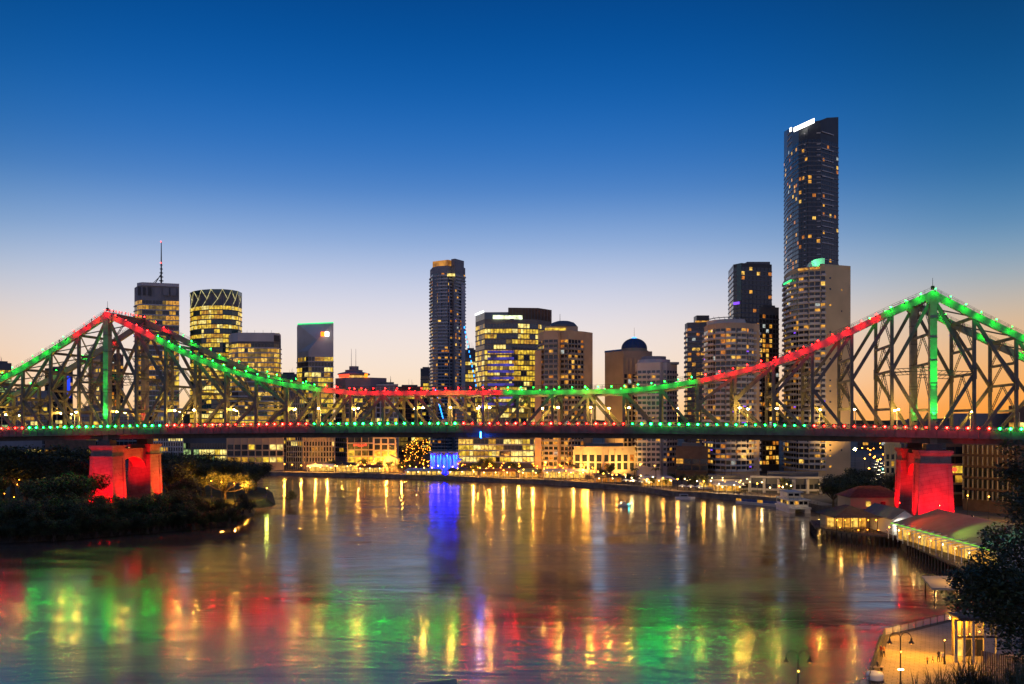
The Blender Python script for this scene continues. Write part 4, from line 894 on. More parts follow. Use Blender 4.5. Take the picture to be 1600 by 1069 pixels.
# tall trees hung with golden lights
for j, px in enumerate((636, 652, 665)):
    Y = 566+j*4; x = PX(px, Y); t = thing('tree', 'tall tree strung with golden lights beside the blue-lit building', 'tree', (x, Y, GZ), 'golden riverfront trees'); r2 = random.Random(90+j)
    cl = [(x+r2.uniform(-3.4,3.4), Y+r2.uniform(-3,3), GZ+r2.uniform(6,20), 2.4, 2.4, 2.4) for _ in range(10)]; g = MB(); limbs(g, (x,Y,GZ), cl, .4, 4, r2); g.build('trunk', M['bark'], t)
    leaf_cloud(cl, 1700, .45, 200+j).build('crown', LEAVES, t); g = MB()
    for _ in range(34): c = r2.choice(cl); g.octa((c[0]+r2.uniform(-2.2,2.2), c[1]-2.2+r2.uniform(-1,1), c[2]+r2.uniform(-2.2,2.2)), r2.uniform(.14,.26))
    tag(g.build('string_light', E['amber'], t), kind='stuff')
# dark rounded garden tree in front of the terraced offices
for px, s in ((757,2.0), (768,1.6), (733,1.3)): place(figs, 0, (PX(px,556), 556, GZ), px, (.55*s*.6, .55*s*.6, .62*s*.6), 'dark garden tree in front of the lit terraces', 'tree', 'dark garden trees')
# blue-lit building with columns
x0, x1, Y = PX(672,556), PX(716,556), 556.0; t = thing('pavilion', 'columned riverside building flooded with blue light', 'building', ((x0+x1)/2, Y, GZ)); zt = PZ(708, Y)
MB().box((x0+x1)/2, Y+6, (GZ+zt)/2, x1-x0, 10, zt-GZ).build('wall', M['grey'], t); MB().box((x0+x1)/2, Y+4, zt+.5, x1-x0+1.5, 15, 1.0).build('roof', M['grey'], t)
for k in range(9): x = x0+.8+(x1-x0-1.6)*k/8; MB().tube((x, Y-1.6, GZ), (x, Y-1.6, zt), .5, .42, 10).build('column', M['grey'], t)
for k in range(4): x = x0+1.8+(x1-x0-3.6)*k/3; flood('floodlight', t, (x, Y-4.5, zt+.4), (x, Y+1, GZ+5), (0,.003,1), 1300000, R(75), .9, E['blue'], .9)
# restaurants, kiosks and terraces on the quay
def pavilion(px0, px1, dep, h, label, roofm='pale', em=None, posts=True, front=9):
    pm = (px0+px1)/2; Y = bank_at(pm)+dep; x0, x1 = PX(px0,Y), PX(px1,Y); t = thing('restaurant_pavilion', label, 'pavilion', ((x0+x1)/2, Y, GZ)); z = GZ+h
    MB().box((x0+x1)/2, Y+front*.6, GZ+h*.5, x1-x0, front*.5, h).build('wall', M['cream'], t)
    g = MB(); a = [(x0-.8, Y-front*.35), (x1+.8, Y-front*.35), (x1+.8, Y+front), (x0-.8, Y+front)]; b = [(x0+1, Y+front*.1), (x1-1, Y+front*.1), (x1-1, Y+front*.7), (x0+1, Y+front*.7)]; g.prism(a, z, z+.25); g.prism(a, z+.25, z+1.5, 0, None, b); g.build('roof', M[roofm], t)
    n = max(2, int((x1-x0)/3)); yf = Y+front*.35-.08
    for k in range(n):
        a0, a1 = x0+(x1-x0)*(k+.1)/n, x0+(x1-x0)*(k+.9)/n; MB().box((a0+a1)/2, yf, GZ+h*.45, a1-a0, .12, h*.7).build('window', em or W_A[2], t)
        if posts: MB().tube((x0+(x1-x0)*k/n, Y-front*.28, GZ), (x0+(x1-x0)*k/n, Y-front*.28, z), .11, None, 6).build('post', M['white'], t)
        if k % 2 == 0: MB().octa(((a0+a1)/2, Y-front*.3, z-.5), .28).build('lamp', E['globe2'], t)
    return t
pavilion(482, 522, 14, 3.2, 'white canopied terrace on the quay below the ribbed blocks', 'white')
pavilion(524, 556, 10, 4.5, 'long dark awning with a row of globe lamps on the quay', 'darkroof')
pavilion(560, 598, 8, 3.4, 'red-roofed riverside terrace below the neon-lettered office', 'redroof')
pavilion(634, 690, 1.5, 2.6, 'long pontoon pavilion with bright lamps at the water edge', 'pale', front=6)
pavilion(700, 745, 7, 3.2, 'low dark-roofed terrace beside the blue-lit building', 'darkroof')
pavilion(752, 806, 9, 3.4, 'amber-lit terrace with brown roof under the office tower', 'redroof', W_A[0])
pavilion(812, 842, 12, 3.6, 'gold-lit garden restaurant left of the brown apartment tower', 'metalroof', W_A[0])
pavilion(850, 915, 22, 4.0, 'gold-lit glazed lobby at the foot of the brown apartment tower', 'pale', W_A[2], front=7)
pavilion(930, 972, 10, 3.0, 'dark terraced kiosk on the quay below the sandstone hall', 'darkroof', W_A[1])
pavilion(1004, 1052, 16, 3.6, 'pale lobby at the foot of the pale grey apartment tower', 'pale', W_A[0])
pavilion(1120, 1160, 14, 3.0, 'low lit pavilion in front of the white waterfront terrace', 'pale', W_A[0])
# old customs hall with gold lit columns
Y = 572.0; x0, x1 = PX(598,Y), PX(622,Y); t = thing('stone_hall', 'small gold-lit classical hall with columns and pediment', 'building', ((x0+x1)/2, Y, GZ)); zt = PZ(718,Y)
MB().box((x0+x1)/2, Y+5, (GZ+zt)/2, x1-x0, 8, zt-GZ).build('wall', M['cream'], t)
g = MB(); m_ = (x0+x1)/2; g.add([(x0-.4,Y-.5,zt), (x1+.4,Y-.5,zt), (m_,Y-.5,zt+2.6), (x0-.4,Y+9,zt), (x1+.4,Y+9,zt), (m_,Y+9,zt+2.6)], [(0,1,2), (3,5,4), (0,2,5,3), (1,4,5,2), (0,3,4,1)]); g.build('pediment', M['cream'], t)
for k in range(6): x = x0+.7+(x1-x0-1.4)*k/5; MB().tube((x,Y,GZ), (x,Y,zt), .45, .38, 10).build('column', M['cream'], t)
flood('floodlight', t, ((x0+x1)/2-3, Y-6, GZ+.6), ((x0+x1)/2, Y, GZ+9), (1,.6,.12), 26000, R(100), .8, E['globe'], .5)
flood('fixture', thing('ground_floodlight', 'amber ground floodlight before the left bay of the sandstone hall', 'floodlight', (PX(918,528), 528, GZ+.6)), (PX(918,528), 528, GZ+.6), (PX(918,540), 540, GZ+14), (1,.5,.1), 42000, R(100), .8, E['amber'], .5)
flood('fixture', thing('ground_floodlight', 'amber ground floodlight before the right bay of the sandstone hall', 'floodlight', (PX(970,528), 526, GZ+.6)), (PX(970,528), 526, GZ+.6), (PX(970,540), 540, GZ+16), (1,.5,.1), 42000, R(110), .8, E['amber'], .5)
flood('fixture', thing('ground_floodlight', 'yellow ground floodlight below the finned gold block', 'floodlight', (PX(497,585), 585, GZ+.6)), (PX(497,585), 585, GZ+.6), (PX(500,598), 598, GZ+14), (1,.68,.15), 60000, R(120), .8, E['globe'], .5)
flood('fixture', thing('ground_floodlight', 'amber ground floodlight at the flank of the brown apartment tower', 'floodlight', (PX(925,545), 541, GZ+.6)), (PX(925,545), 541, GZ+.6), (PX(921,556), 556, GZ+16), (1,.5,.1), 36000, R(80), .8, E['amber'], .5)
for lab, a_, b_, en in (('added amber ground floodlight brightening the domed tower from its foot', (PX(955,575), 575, GZ+.6), (PX(962,592), 592, 60), 90000), ('added amber ground floodlight brightening the plain flank of the beige curved tower', (PX(1312,488), 488, GZ+.6), (PX(1310,512), 512, 60), 120000), ('amber ground floodlight at the foot of the curved apartments', (PX(1180,482), 482, GZ+.6), (PX(1178,502), 502, 50), 50000)):
    flood('fixture', thing('ground_floodlight', lab, 'floodlight', a_), a_, b_, (1,.55,.14), en, R(75), .9, E['amber'], .5)  # floods at domed tower and beige flank are added to brighten the walls
# red neon lettering (flat glowing script lines) on the riverfront office
t = thing('neon_sign', 'red neon lettering on the riverfront office front', 'sign', (PX(562,588.6), 588.6, PZ(695,588.6))); g = MB(); x = PX(553,588.6); rnd2 = random.Random(4)
for k in range(9): z = PZ(696,588.6); MB().box(x+k*1.0, 588.5, z+.3*math.sin(k), .62, .15, rnd2.uniform(.9,1.5), rnd2.uniform(-.2,.2)).build('letter', E['signr'], t)
# umbrellas and moored boats along the right of the quay
for k, px in enumerate((978, 990, 1003, 1014, 1066, 1079, 1092)):
    Y = bank_at(px)+4; x = PX(px, Y); t = thing('market_umbrella', 'white market umbrella glowing on the apartment quay', 'umbrella', (x, Y, GZ), 'quay umbrellas'); MB().tube((x,Y,GZ), (x,Y,GZ+2.9), .05).build('pole', M['iron'], t); g = MB(); g.lathe((x,Y,GZ+2.3), [(2.0,0), (1.1,.5), (.05,.85)], 8); g.build('canopy', M['white'], t); MB().octa((x,Y-.3,GZ+2.1), .16).build('lamp', E['globe2'], t)
for px, Y, ln in ((1022,442,8), (1070,404,9)):
    x = PX(px,Y); t = thing('moored_boat', 'small white boat moored against the apartment quay', 'boat', (x,Y,0), 'moored boats'); g = MB(); a = [(x-ln/2,Y), (x-ln/2,Y-2.2), (x+ln*.25,Y-2.3), (x+ln/2,Y-1.1), (x+ln*.25,Y)]; g.prism([(p[0]*.985+x*.015, p[1]+.05) for p in a], -.2, 1.1, 0, None, a); g.build('hull', M['white'], t); MB().box(x-ln*.08, Y-1.1, 1.75, ln*.4, 1.7, 1.3).build('cabin', M['pale'], t); MB().box(x-ln*.08, Y-1.98, 1.85, ln*.34, .08, .6).build('window', M['glass'], t)
Y = YG(791,0); x = PX(975,Y); t = thing('motor_boat', 'tiny motor boat with white and teal lights on open water', 'boat', (x,Y,0)); g = MB(); a = [(x-2.6,Y+.9), (x-2.6,Y-.9), (x+1.6,Y-1), (x+3,Y), (x+1.6,Y+1)]; g.prism([(p[0],Y+(p[1]-Y)*.8) for p in a], -.2, .8, 0, None, a); g.build('hull', M['white'], t); MB().box(x-.4,Y,1.4,2,1.5,1.2).build('cabin', M['white'], t); MB().octa((x-1.4,Y-.8,1.5), .25).build('lamp', E['globe2'], t); MB().octa((x+2,Y-.6,1.0), .22).build('lamp', emis('teal_lamp', (.05,.9,.7), 50), t)

# ================================================================== right bank: wharf
def hip_roof(t, x0, x1, y0, y1, z, h, ridge, m, name='roof', ov=.8):
    x0 -= ov; x1 += ov; y0 -= ov; y1 += ov; g = MB(); mx, my = (x0+x1)/2, (y0+y1)/2
    if ridge == 'x': r0, r1 = (x0+(y1-y0)/2*.9, my), (x1-(y1-y0)/2*.9, my)
    else: r0, r1 = (mx, y0+(x1-x0)/2*.9), (mx, y1-(x1-x0)/2*.9)
    g.add([(x0,y0,z), (x1,y0,z), (x1,y1,z), (x0,y1,z), (*r0,z+h), (*r1,z+h)], [(0,1,5,4), (2,3,4,5), (1,2,5), (3,0,4), (3,2,1,0)] if ridge == 'x' else [(0,1,4), (1,2,5,4), (2,3,5), (3,0,4,5), (3,2,1,0)])
    return g.build(name, m, t)
DZ = 3.2
wharf = thing('wharf_deck', 'timber wharf platform on dark piles carrying the riverside restaurant', 'wharf', (106,262,0))
WP = [(93,271), (101,256), (110,250), (124,248), (132,290), (98,290)]
MB().prism(WP, DZ-.5, DZ).build('deck', M['timber'], wharf)
for k in range(26):
    e = [(93.6,271), (101.2,256.6), (110,250.6), (120,249.5)]; f = k/26*3; i = int(f); a, b = Vector(e[i]), Vector(e[min(i+1,3)]); q = a.lerp(b, f-i)
    MB().tube((q.x,q.y,-1), (q.x,q.y,DZ-.5), .2, None, 7).build('pile', M['timber_dark'], wharf)
for k in range(6): MB().tube((93.5+.8*k, 272+3.4*k, -1), (93.5+.8*k, 272+3.4*k, DZ-.5), .2, None, 7).build('pile', M['timber_dark'], wharf)
g = MB(); e = [Vector(p) for p in WP[:4]]
for a, b in zip(e[:-1], e[1:]):
    for z in (.45,.8,1.1): g.bar((*a, DZ+z), (*b, DZ+z), .05, .06)
    n = int((b-a).length/1.6)
    for k in range(n): q = a.lerp(b, k/n); g.bar((*q, DZ), (*q, DZ+1.1), .06, .06)
g.build('railing', M['iron'], wharf)
bw_ = thing('boardwalk', 'long timber boardwalk on slender piles beside the green roofed hall', 'boardwalk', (104,225,0))
BWP = [(110,250), (106,238), (101,205), (97,180), (104,180), (110,205), (113,250)]; MB().prism(BWP, DZ-.45, DZ-.004).build('deck', M['timber'], bw_)
e = [Vector(p) for p in ((109.7,249.5), (106,238), (101,205), (97.3,180))]
for a, b in zip(e[:-1], e[1:]):
    n = int((b-a).length/2.3)
    for k in range(n):
        q = a.lerp(b, k/n); MB().tube((q.x+.3,q.y,-1), (q.x+.3,q.y,DZ-.4), .2, .17, 7).build('pile', M['timber'], bw_)
    g = MB()
    for z in (.45,.8,1.1): g.bar((*a, DZ+z), (*b, DZ+z), .05, .06)
    for k in range(int((b-a).length/1.8)): q = a.lerp(b, k*1.8/(b-a).length); g.bar((*q, DZ), (*q, DZ+1.1), .06, .06)
    g.build('railing', M['iron'], bw_)
# restaurant pavilion with dark hipped roof
t = thing('restaurant', 'wharf restaurant with dark hipped roof and glowing open front', 'restaurant', (106,268,DZ))
hip_roof(t, 95, 107.6, 259, 274, DZ+4.3, 3.0, 'y', M['darkroof'], ov=1.0); g = MB(); g.box(101.3, 270, DZ+2.1, 12.4, 5, 4.2); g.build('wall', M['tan'], t)
for k in range(5): x = 96.5+k*2.4; MB().box(x, 267.4, DZ+1.9, 1.9, .15, 2.8).build('window', W_A[0] if k % 3 else W_A[2], t)
for k in range(6): x = 95.3+k*2.4; MB().tube((x,259.4,DZ), (x,259.4,DZ+4.3), .1, None, 6).build('post', M['timber_dark'], t)
for k in range(6): MB().octa((95.8+k*2.3, 260.3, DZ+3.4), .22).build('lantern', E['amber'], t)
for k in range(2): point((98+k*6, 263, DZ+3.4), (1,.5,.12), 260)
for k in range(7):
    x, y = 97.5+k*2.9, 256.6-(k % 2)*.6+max(0, (100-(97.5+k*2.9)))*2.4; tt = thing('cafe_table', 'small round table with candle lamp on the wharf edge', 'table', (x,y,DZ), 'wharf cafe tables'); MB().tube((x,y,DZ), (x,y,DZ+.72), .05).build('leg', M['iron'], tt); g = MB(); g.lathe((x,y,DZ+.72), [(.01,0), (.45,0), (.45,.05), (.01,.05)], 10); g.build('table_top', M['timber'], tt); MB().octa((x,y,DZ+1.0), .16).build('lamp', E['amber'], tt)
# pergola, white gabled shed, red roof, low sheds
t = thing('pergola', 'slatted pergola terrace behind the wharf restaurant', 'pergola', (112,280,DZ)); g = MB()
for k in range(14): MB().bar((104+k*1.1, 275, DZ+4), (104+k*1.1, 286, DZ+4), .12, .25).build('slat', M['timber'], t)
for x in (104.2,111,118): 
    for y in (275.5,285.5): MB().tube((x,y,DZ), (x,y,DZ+3.9), .12, None, 6).build('post', M['timber_dark'], t)
for k in range(6): MB().octa((105+k*2.3, 276, DZ+3.3), .18).build('lantern', E['amber'], t)
point((111,280,DZ+3), (1,.5,.12), 250)
def gable(t, x0, x1, y0, y1, z0, z1, h, axis, wm, rm, ov=.5):
    MB().box((x0+x1)/2, (y0+y1)/2, (z0+z1)/2, x1-x0, y1-y0, z1-z0).build('wall', wm, t)
    m = (x0+x1)/2; g = MB()
    for y in (y0+.02, y1-.02): g = MB(); g.add([(x0,y-.1,z1), (x1,y-.1,z1), (m,y-.1,z1+h), (x0,y+.1,z1), (x1,y+.1,z1), (m,y+.1,z1+h)], [(0,1,2), (5,4,3), (0,2,5,3), (1,4,5,2)]); g.build('gable', wm, t)
    th = .18
    for s in (-1, 1):
        xe = x0-ov if s < 0 else x1+ov; ze = z1-h*ov/((x1-x0)/2)+.06
        g = MB(); vs_ = [(xe,y0-ov,ze), (m,y0-ov,z1+h+.06), (m,y1+ov,z1+h+.06), (xe,y1+ov,ze)]; g.add(vs_+[(x,y,z+th) for x,y,z in vs_], [(0,1,2,3), (7,6,5,4), (0,4,5,1), (1,5,6,2), (2,6,7,3), (3,7,4,0)]); g.build('roof_slope', rm, t)
t = thing('shed', 'white gabled wharf shed with lit doorway beside the red pier', 'shed', (112.5,258,DZ)); gable(t, 109, 116, 253.2, 273.5, DZ, DZ+4.6, 2.4, 'y', M['white'], M['metalroof'])
MB().box(111.3, 253.1, DZ+1.5, 2.2, .12, 3).build('door', lit('lit_door', (1,.95,.7), 1.6), t); flood('wall_lamp', t, (110,250.4,DZ+4), (111.6,253.2,DZ+2), (1,.95,.75), 1500, R(110), .8, E['globe2'], .3)
t = thing('house', 'low house with red-brown hipped roof behind the white shed', 'house', (121,306,GZ)); MB().box(124, 306, GZ+3.6, 18, 12, 7.2).build('wall', M['cream'], t); hip_roof(t, 115, 133, 300, 312, GZ+7.2, 3.6, 'x', M['redroof']); MB().box(121, 299.9, GZ+5, 1.6, .12, 1.6).build('window', W_A[2], t); MB().box(126, 299.9, GZ+5, 1.6, .12, 1.6).build('window', M['glass'], t)
# long hall with the floodlit green-grey roof
t = thing('hall_building', 'long gabled hall with coloured light across its metal roof', 'building', (119,224,DZ)); gable(t, 108, 132, 196, 248, GZ, GZ+4.6, 3.6, 'y', M['white'], M['metalroof'], ov=1.0)
for k in range(18): y = 198+k*2.8; MB().box(107.9, y, GZ+2, .14, 2.2, 3.2).build('window', W_A[0] if k % 4 else W_A[2], t)
for k in range(15):
    y = 197.5+k*3.4; MB().tube((104.6-(248-y)*.05,y,DZ), (104.6-(248-y)*.05,y,DZ+3.6), .09, None, 6).build('awning_post', M['white'], t); MB().bar((104.2-(248-y)*.05,y,DZ+3.6), (107.4,y,DZ+4.4), .1, .18).build('awning_rafter', M['white'], t)
    if k % 2 == 0: MB().octa((105.3-(248-y)*.05,y+1,DZ+3.0), .22).build('lantern', E['amber'] if k % 4 else E['globe2'], t)
for k in range(4): point((105-(248-(203+13*k))*.05, 203+13*k, DZ+2.8), (1,.55,.15), 220)
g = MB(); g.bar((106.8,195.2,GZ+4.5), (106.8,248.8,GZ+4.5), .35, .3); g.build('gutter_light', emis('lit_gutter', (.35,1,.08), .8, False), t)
flood('roof_floodlight', t, (107.5,245,GZ+10.5), (115,236,GZ+6.5), (1,.05,.0), 9000, R(95), .9, E['red_deck'], .4)
flood('roof_floodlight', t, (107.5,222,GZ+12), (115,214,GZ+6.5), (.7,.95,.1), 7000, R(90), .9, E['globe2'], .3)
flood('roof_floodlight', t, (107.5,206,GZ+11), (114,201,GZ+6.5), (.1,.9,.5), 4000, R(90), .9, E['globe2'], .3)
for px, Yl in ((1512,296), (1545,292), (1575,288)): post_lamp(px, Yl, 8, 'added warm lamp post brightening the finned office front', 'added office front lamps', 'globe', r=.25, energy=5200, color=(1,.5,.12))  # lamp posts added to brighten the dark finned office
# trees behind the wharf
for px, Y, s in ((1302,338,.75), (1318,345,.85), (1336,352,.8), (1352,360,.8), (1392,388,.8), (1310,360,.9), (1345,385,.9), (1398,372,.75)): place(figs, px, (PX(px,Y), Y, GZ), px, s, 'dark tree on the bank behind the wharf sheds', 'tree', 'wharf bank trees')
# ferry
fy, fx = 342.0, PX(1250,342); t = thing('ferry', 'white two-deck catamaran ferry moored left of the wharf restaurant', 'ferry', (fx,fy,0))
for s in (-1,1): g = MB(); a = [(fx+s*3-1.1,fy), (fx+s*3+1.1,fy), (fx+s*3+1.1,fy+17), (fx+s*3,fy+21), (fx+s*3-1.1,fy+17)]; g.prism(a, -.3, 1.6); g.build('hull', M['white'], t)
MB().box(fx, fy+9, 1.95, 8.6, 19, .7).build('deck', M['white'], t); MB().box(fx, fy+9.5, 3.6, 7.6, 16, 2.6).build('cabin', M['white'], t); MB().box(fx, fy+9, 5.1, 8.4, 18, .25).build('deck', M['white'], t); MB().box(fx, fy+12, 6.4, 5.4, 9, 2.2).build('wheelhouse', M['white'], t); MB().box(fx, fy+11, 7.7, 6.6, 12, .2).build('roof', M['pale'], t)
for k in range(4): MB().box(fx-2.7+k*1.8, fy+1.42, 3.9, 1.4, .1, 1.2).build('window', W_A[0] if k == 1 else M['glass'], t)
for k in range(6): MB().box(fx-3.86, fy+3+k*2.5, 3.9, .1, 1.9, 1.2).build('window', M['glass'] if k % 3 else W_A[2], t)
for k in range(2): MB().box(fx-1.2+k*2.4, fy+7.42, 6.6, 1.8, .1, 1.0).build('window', M['glass'], t)
g = MB(); 
for z in (5.7,6.2): g.bar((fx-4,fy+.2,z), (fx+4,fy+.2,z), .06, .06); g.bar((fx-4,fy+.2,z), (fx-4,fy+8,z), .06, .06)
for k in range(6): g.bar((fx-4+k*1.6,fy+.2,5.2), (fx-4+k*1.6,fy+.2,6.2), .06, .06)
g.build('railing', M['iron'], t); point((fx,fy-4,7), (1,.85,.6), 180)
t = thing('ferry_landing', 'blue-sided pontoon landing along the waterfront apartments', 'landing', (PX(1190,386),386,0)); a, b = Vector((PX(1158,388),386)), Vector((PX(1236,368),368)); d = (b-a).normalized(); n = Vector((d.y,-d.x))
g = MB(); q = [a+n*1, b+n*1, b+n*5, a+n*5]; g.prism([tuple(v) for v in (q[3],q[2],q[1],q[0])], -.2, 1.0); g.build('pontoon', M['pale'], t)
for k in range(9): q = a.lerp(b,(k+.5)/9)+n*4.6; MB().box(q.x,q.y,1.7,(b-a).length/9.6,.15,1.1,math.atan2(d.y,d.x)).build('side_panel', M['bluepaint'] if k % 4 else W_A[0], t)
# street with traffic
mb = MB(); mb.add([(PX(1352,470),470,GZ+.008), (PX(1384,470),470,GZ+.008), (PX(1392,1000),1000,GZ+.008), (PX(1362,1000),1000,GZ+.008)], [(0,1,2,3)]); struct('street', mb, M['asphalt'])
def car_proto():
    o = thing('car', 'car', 'car'); g = MB(); pr = [(-2.2,.35), (2.2,.35), (2.25,.85), (1.2,1.0), (.55,1.45), (-1.1,1.48), (-1.9,1.02), (-2.25,.95)]; m = len(pr)
    vs_ = [(s*.88*(1 if z < 1.1 else .82), -x, z) for s in (-1,1) for x, z in pr]; g.add(vs_, [tuple(range(m)), tuple(range(2*m-1,m-1,-1))]+[(k,m+k,m+(k+1)%m,(k+1)%m) for k in range(m)]); g.build('body', M['carpaint'], o)
    g = MB(); g.add([(-.7,-1.12,1.04), (.7,-1.12,1.04), (.62,-.6,1.42), (-.62,-.6,1.42)], [(0,1,2,3)]); g.build('windscreen', M['glass'], o)
    for sx in (-.8,.8):
        for y in (-1.35,1.35): w_ = MB().tube((sx-.1,y,.33), (sx+.1,y,.33), .33, None, 10).build('wheel', M['rubber'], o)
    for sx in (-.6,.6): MB().octa((sx,-2.3,.72), .17).build('headlight', E['head'], o); MB().octa((sx,2.28,.8), .12).build('tail_light', E['tail'], o)
    return o
car = car_proto(); rnd = random.Random(9); first = True
for k in range(16):
    Y = 480+k*15+rnd.uniform(-3,3); px = 1360+k*.6+(k % 3)*7; loc = (PX(px,Y), Y, GZ+.01)
    if first: car.location = loc; tag(car, 'car with bright headlights coming down the street', 'car', 'cars on the street'); first = False
    else: dup(car, loc, .05, 1, 'car with bright headlights coming down the street', 'cars on the street')
for s, v, r_ in ((-3.4,5,0), (-.8,8,0), (3.5,6.5,0), (7.2,15,1), (10.7,6,0), (14.1,8,0), (18.3,16,1), (20.9,6,0), (23.2,7,0), (26.1,7,0), (28,15,1)):
    q = bp(s, v, zdk(s)+.005); dup(car, q, math.atan2(B_U[1],B_U[0])+(-math.pi/2 if r_ else math.pi/2), 1, 'car driving across the bridge deck behind the railings', 'cars on the bridge')
post_lamp(1336, 430, PZ(704,430)-GZ, 'very bright tall street lamp left of the wharf pier', None, 'star', r=.8, energy=16000, color=(1,.7,.3))
for k in range(16): post_lamp(1346+rnd.uniform(0,50), 470+k*26, rnd.uniform(7,11), 'orange street lamp lining the street behind the wharf', 'street lamps', 'amber' if k % 2 else 'globe', r=.5, energy=1800 if k % 3 == 0 else 0, color=(1,.5,.12))
t = thing('traffic_light', 'green traffic light above the street corner', 'traffic light', (PX(1379,462),462,GZ)); MB().tube((PX(1379,462),462,GZ), (PX(1379,462),462,PZ(732,462)), .1).build('pole', M['iron'], t); MB().octa((PX(1379,462),461.6,PZ(733,462)), .4).build('lamp', emis('green_signal', (.05,1,.5), 20), t)
t = thing('round_sign', 'red round sign light on the office behind the wharf pier', 'sign', (PX(1493,343),343,PZ(734,343))); MB().tube((PX(1493,343),344,PZ(734,343)), (PX(1493,343),343.4,PZ(734,343)), .8, None, 14).build('disc', E['signr'], t)

# ================================================================== right foreground: promenade
PZ0 = GZ+.012
mb = MB(); mb.add([(x,y,PZ0) for x,y in ((90,160), (73.6,147), (58,136), (45.2,110.2), (38,104), (30,98), (80,98), (100,140))], [(0,1,2,3,4,5,6,7)]); struct('promenade', mb, M['paving'])
t = thing('glass_balustrade', 'glass and steel balustrade along the promenade edge', 'railing', (60,130,GZ)); e = [Vector(p) for p in ((89,159.6), (73.4,147.6), (57.6,136.4), (51,123.5), (44.8,110.8), (37.6,104.6))]
gl = bpy.data.materials.new('clear_glass'); gl.use_nodes = True; gp = gl.node_tree.nodes['Principled BSDF']; gp.inputs['Base Color'].default_value = (.8,.85,.85,1); gp.inputs['Alpha'].default_value = .22; gp.inputs['Roughness'].default_value = .08
for a, b in zip(e[:-1], e[1:]):
    n = max(2, int((b-a).length/2.0))
    for k in range(n):
        q, r_ = a.lerp(b,k/n), a.lerp(b,(k+1)/n); MB().bar((*q,GZ), (*q,GZ+1.35), .09, .12).build('post', M['iron'], t); MB().bar((*q.lerp(r_,.06),GZ+.7), (*q.lerp(r_,.94),GZ+.7), .02, 1.0).build('pane', gl, t)
    MB().bar((*a,GZ+1.36), (*b,GZ+1.36), .07, .06).build('handrail', M['iron'], t)
def gooseneck(px, Y, label):
    x = PX(px,Y); zt = 9.6; t = thing('lamp_post', label, 'lamp', (x,Y,GZ)); g = MB(); g.tube((x,Y,GZ-.1), (x,Y,zt-.7), .1, .07, 8); g.tube((x,Y,GZ-.1), (x,Y,GZ+.8), .18, .14, 8); g.lathe((x,Y,zt-2.6), [(.08,0), (.16,.1), (.08,.25)], 8); g.build('pole', M['iron'], t)
    for s in (-1,1):
        g = MB(); c = Vector((x+s*.68,Y,zt-.75)); pr = None
        for k in range(11):
            an = math.pi*(1-k/10*1.02); p = c+Vector((-s*-math.cos(an)*.68*1 if False else s*math.cos(an)*.68, 0, math.sin(an)*.72))
            if pr is not None: g.tube(pr, p, .045, None, 6)
            pr = p
        g.build('arm', M['iron'], t); g = MB(); g.lathe(pr+Vector((0,0,-.55)), [(.36,0), (.2,.22), (.12,.34), (.1,.6), (.02,.65)], 12); sh = g.build('shade', M['iron'], t)
        MB().octa(pr+Vector((0,0,-.55)), .12).build('bulb', E['globe'], sh)
    MB().octa((x,Y-.12,zt-2.4), .1).build('marker_lamp', E['globe'], t); MB().box(x,Y-.1,zt-4.6,.7,.14,.12).build('lit_bracket', E['globe2'], t)
gooseneck(1407,110,'double gooseneck lamp post in front of the paved promenade'); gooseneck(1247,101.5,'double gooseneck lamp post standing against the dark water')
# lift lobby: glazed steel frame with bright interior
t = thing('lift_lobby', 'glazed steel lift lobby glowing yellow beside the timber screen', 'building', (66,122,GZ)); Y = 122.0; x0, x1 = PX(1491,Y), PX(1560,Y)
for k in range(5): x = x0+.2+(x1-x0-.4)*(0, .2, .42, .7, 1)[k]; MB().box(x, Y, GZ+2.9, .3 if k else .42, .3, 5.8).build('column', M['grey'], t)
for z in (GZ+3.5, GZ+5.8): MB().box((x0+x1)/2, Y-.02, z, x1-x0, .22, .24).build('beam', M['iron'], t)
MB().bar((x0+1.2, Y+.3, GZ), (x0+3.4, Y+.3, GZ+3.4), .1, .14).build('brace', M['iron'], t)
MB().box((x0+x1)/2+.6, Y+3.2, GZ+2.8, x1-x0-1.4, .25, 5.4).build('wall', M['timber'], t)
for k in range(3): MB().box(x0+2.2+k*1.5, Y+3.02, GZ+1.2, 1.1, .08, 2.3).build('door', M['glass'] if k else W_A[2], t)
for k in range(6): a = x0+(x1-x0)*(k+.5)/6; MB().box(a, Y+.1, GZ+4.65, (x1-x0)/6.3, .04, 2.0).build('pane', gl, t); MB().box(x0+(x1-x0)*k/6, Y-.02, GZ+4.65, .07, .12, 2.2).build('mullion', M['iron'], t)
MB().box((x0+x1)/2+.4, Y+1.7, GZ+6.0, x1-x0-.4, 3.6, .2).build('roof', M['darkroof'], t)
for k in range(3): MB().octa((x0+2+k*1.4, Y+2.5, GZ+3+.3*k), .12).build('lamp', E['globe'], t)
point((x0+2.4,Y+2.4,GZ+4.6), (1,.4,.012), 2250, .3); point((x0-2.5,Y+1,GZ+4.2), (1,.4,.012), 2550, .25); point((x0-6,Y+4,GZ+4), (1,.4,.012), 1950, .25); point((x0-9,Y-4,GZ+4.5), (1,.4,.012), 1650, .25); point((x0-2,Y+14,GZ+4), (1,.4,.012), 1800, .25)
for px, Yl in ((1476,121),): post_lamp(px, Yl, 3.2, 'slim bollard lamp beside the lift lobby', None, 'globe', r=.1)
t = thing('timber_screen', 'tall vertical-board timber screen beside the lift lobby', 'screen', (PX(1553,110),110,GZ)); x0, x1 = PX(1534,112), PX(1600,108)
for k in range(24): f = k/23; x = x0+(x1-x0)*f; y = 112-4*f; MB().box(x, y, GZ+2.1, (x1-x0)/24*.86, .1, 4.2, -.1).build('board', M['timber'], t)
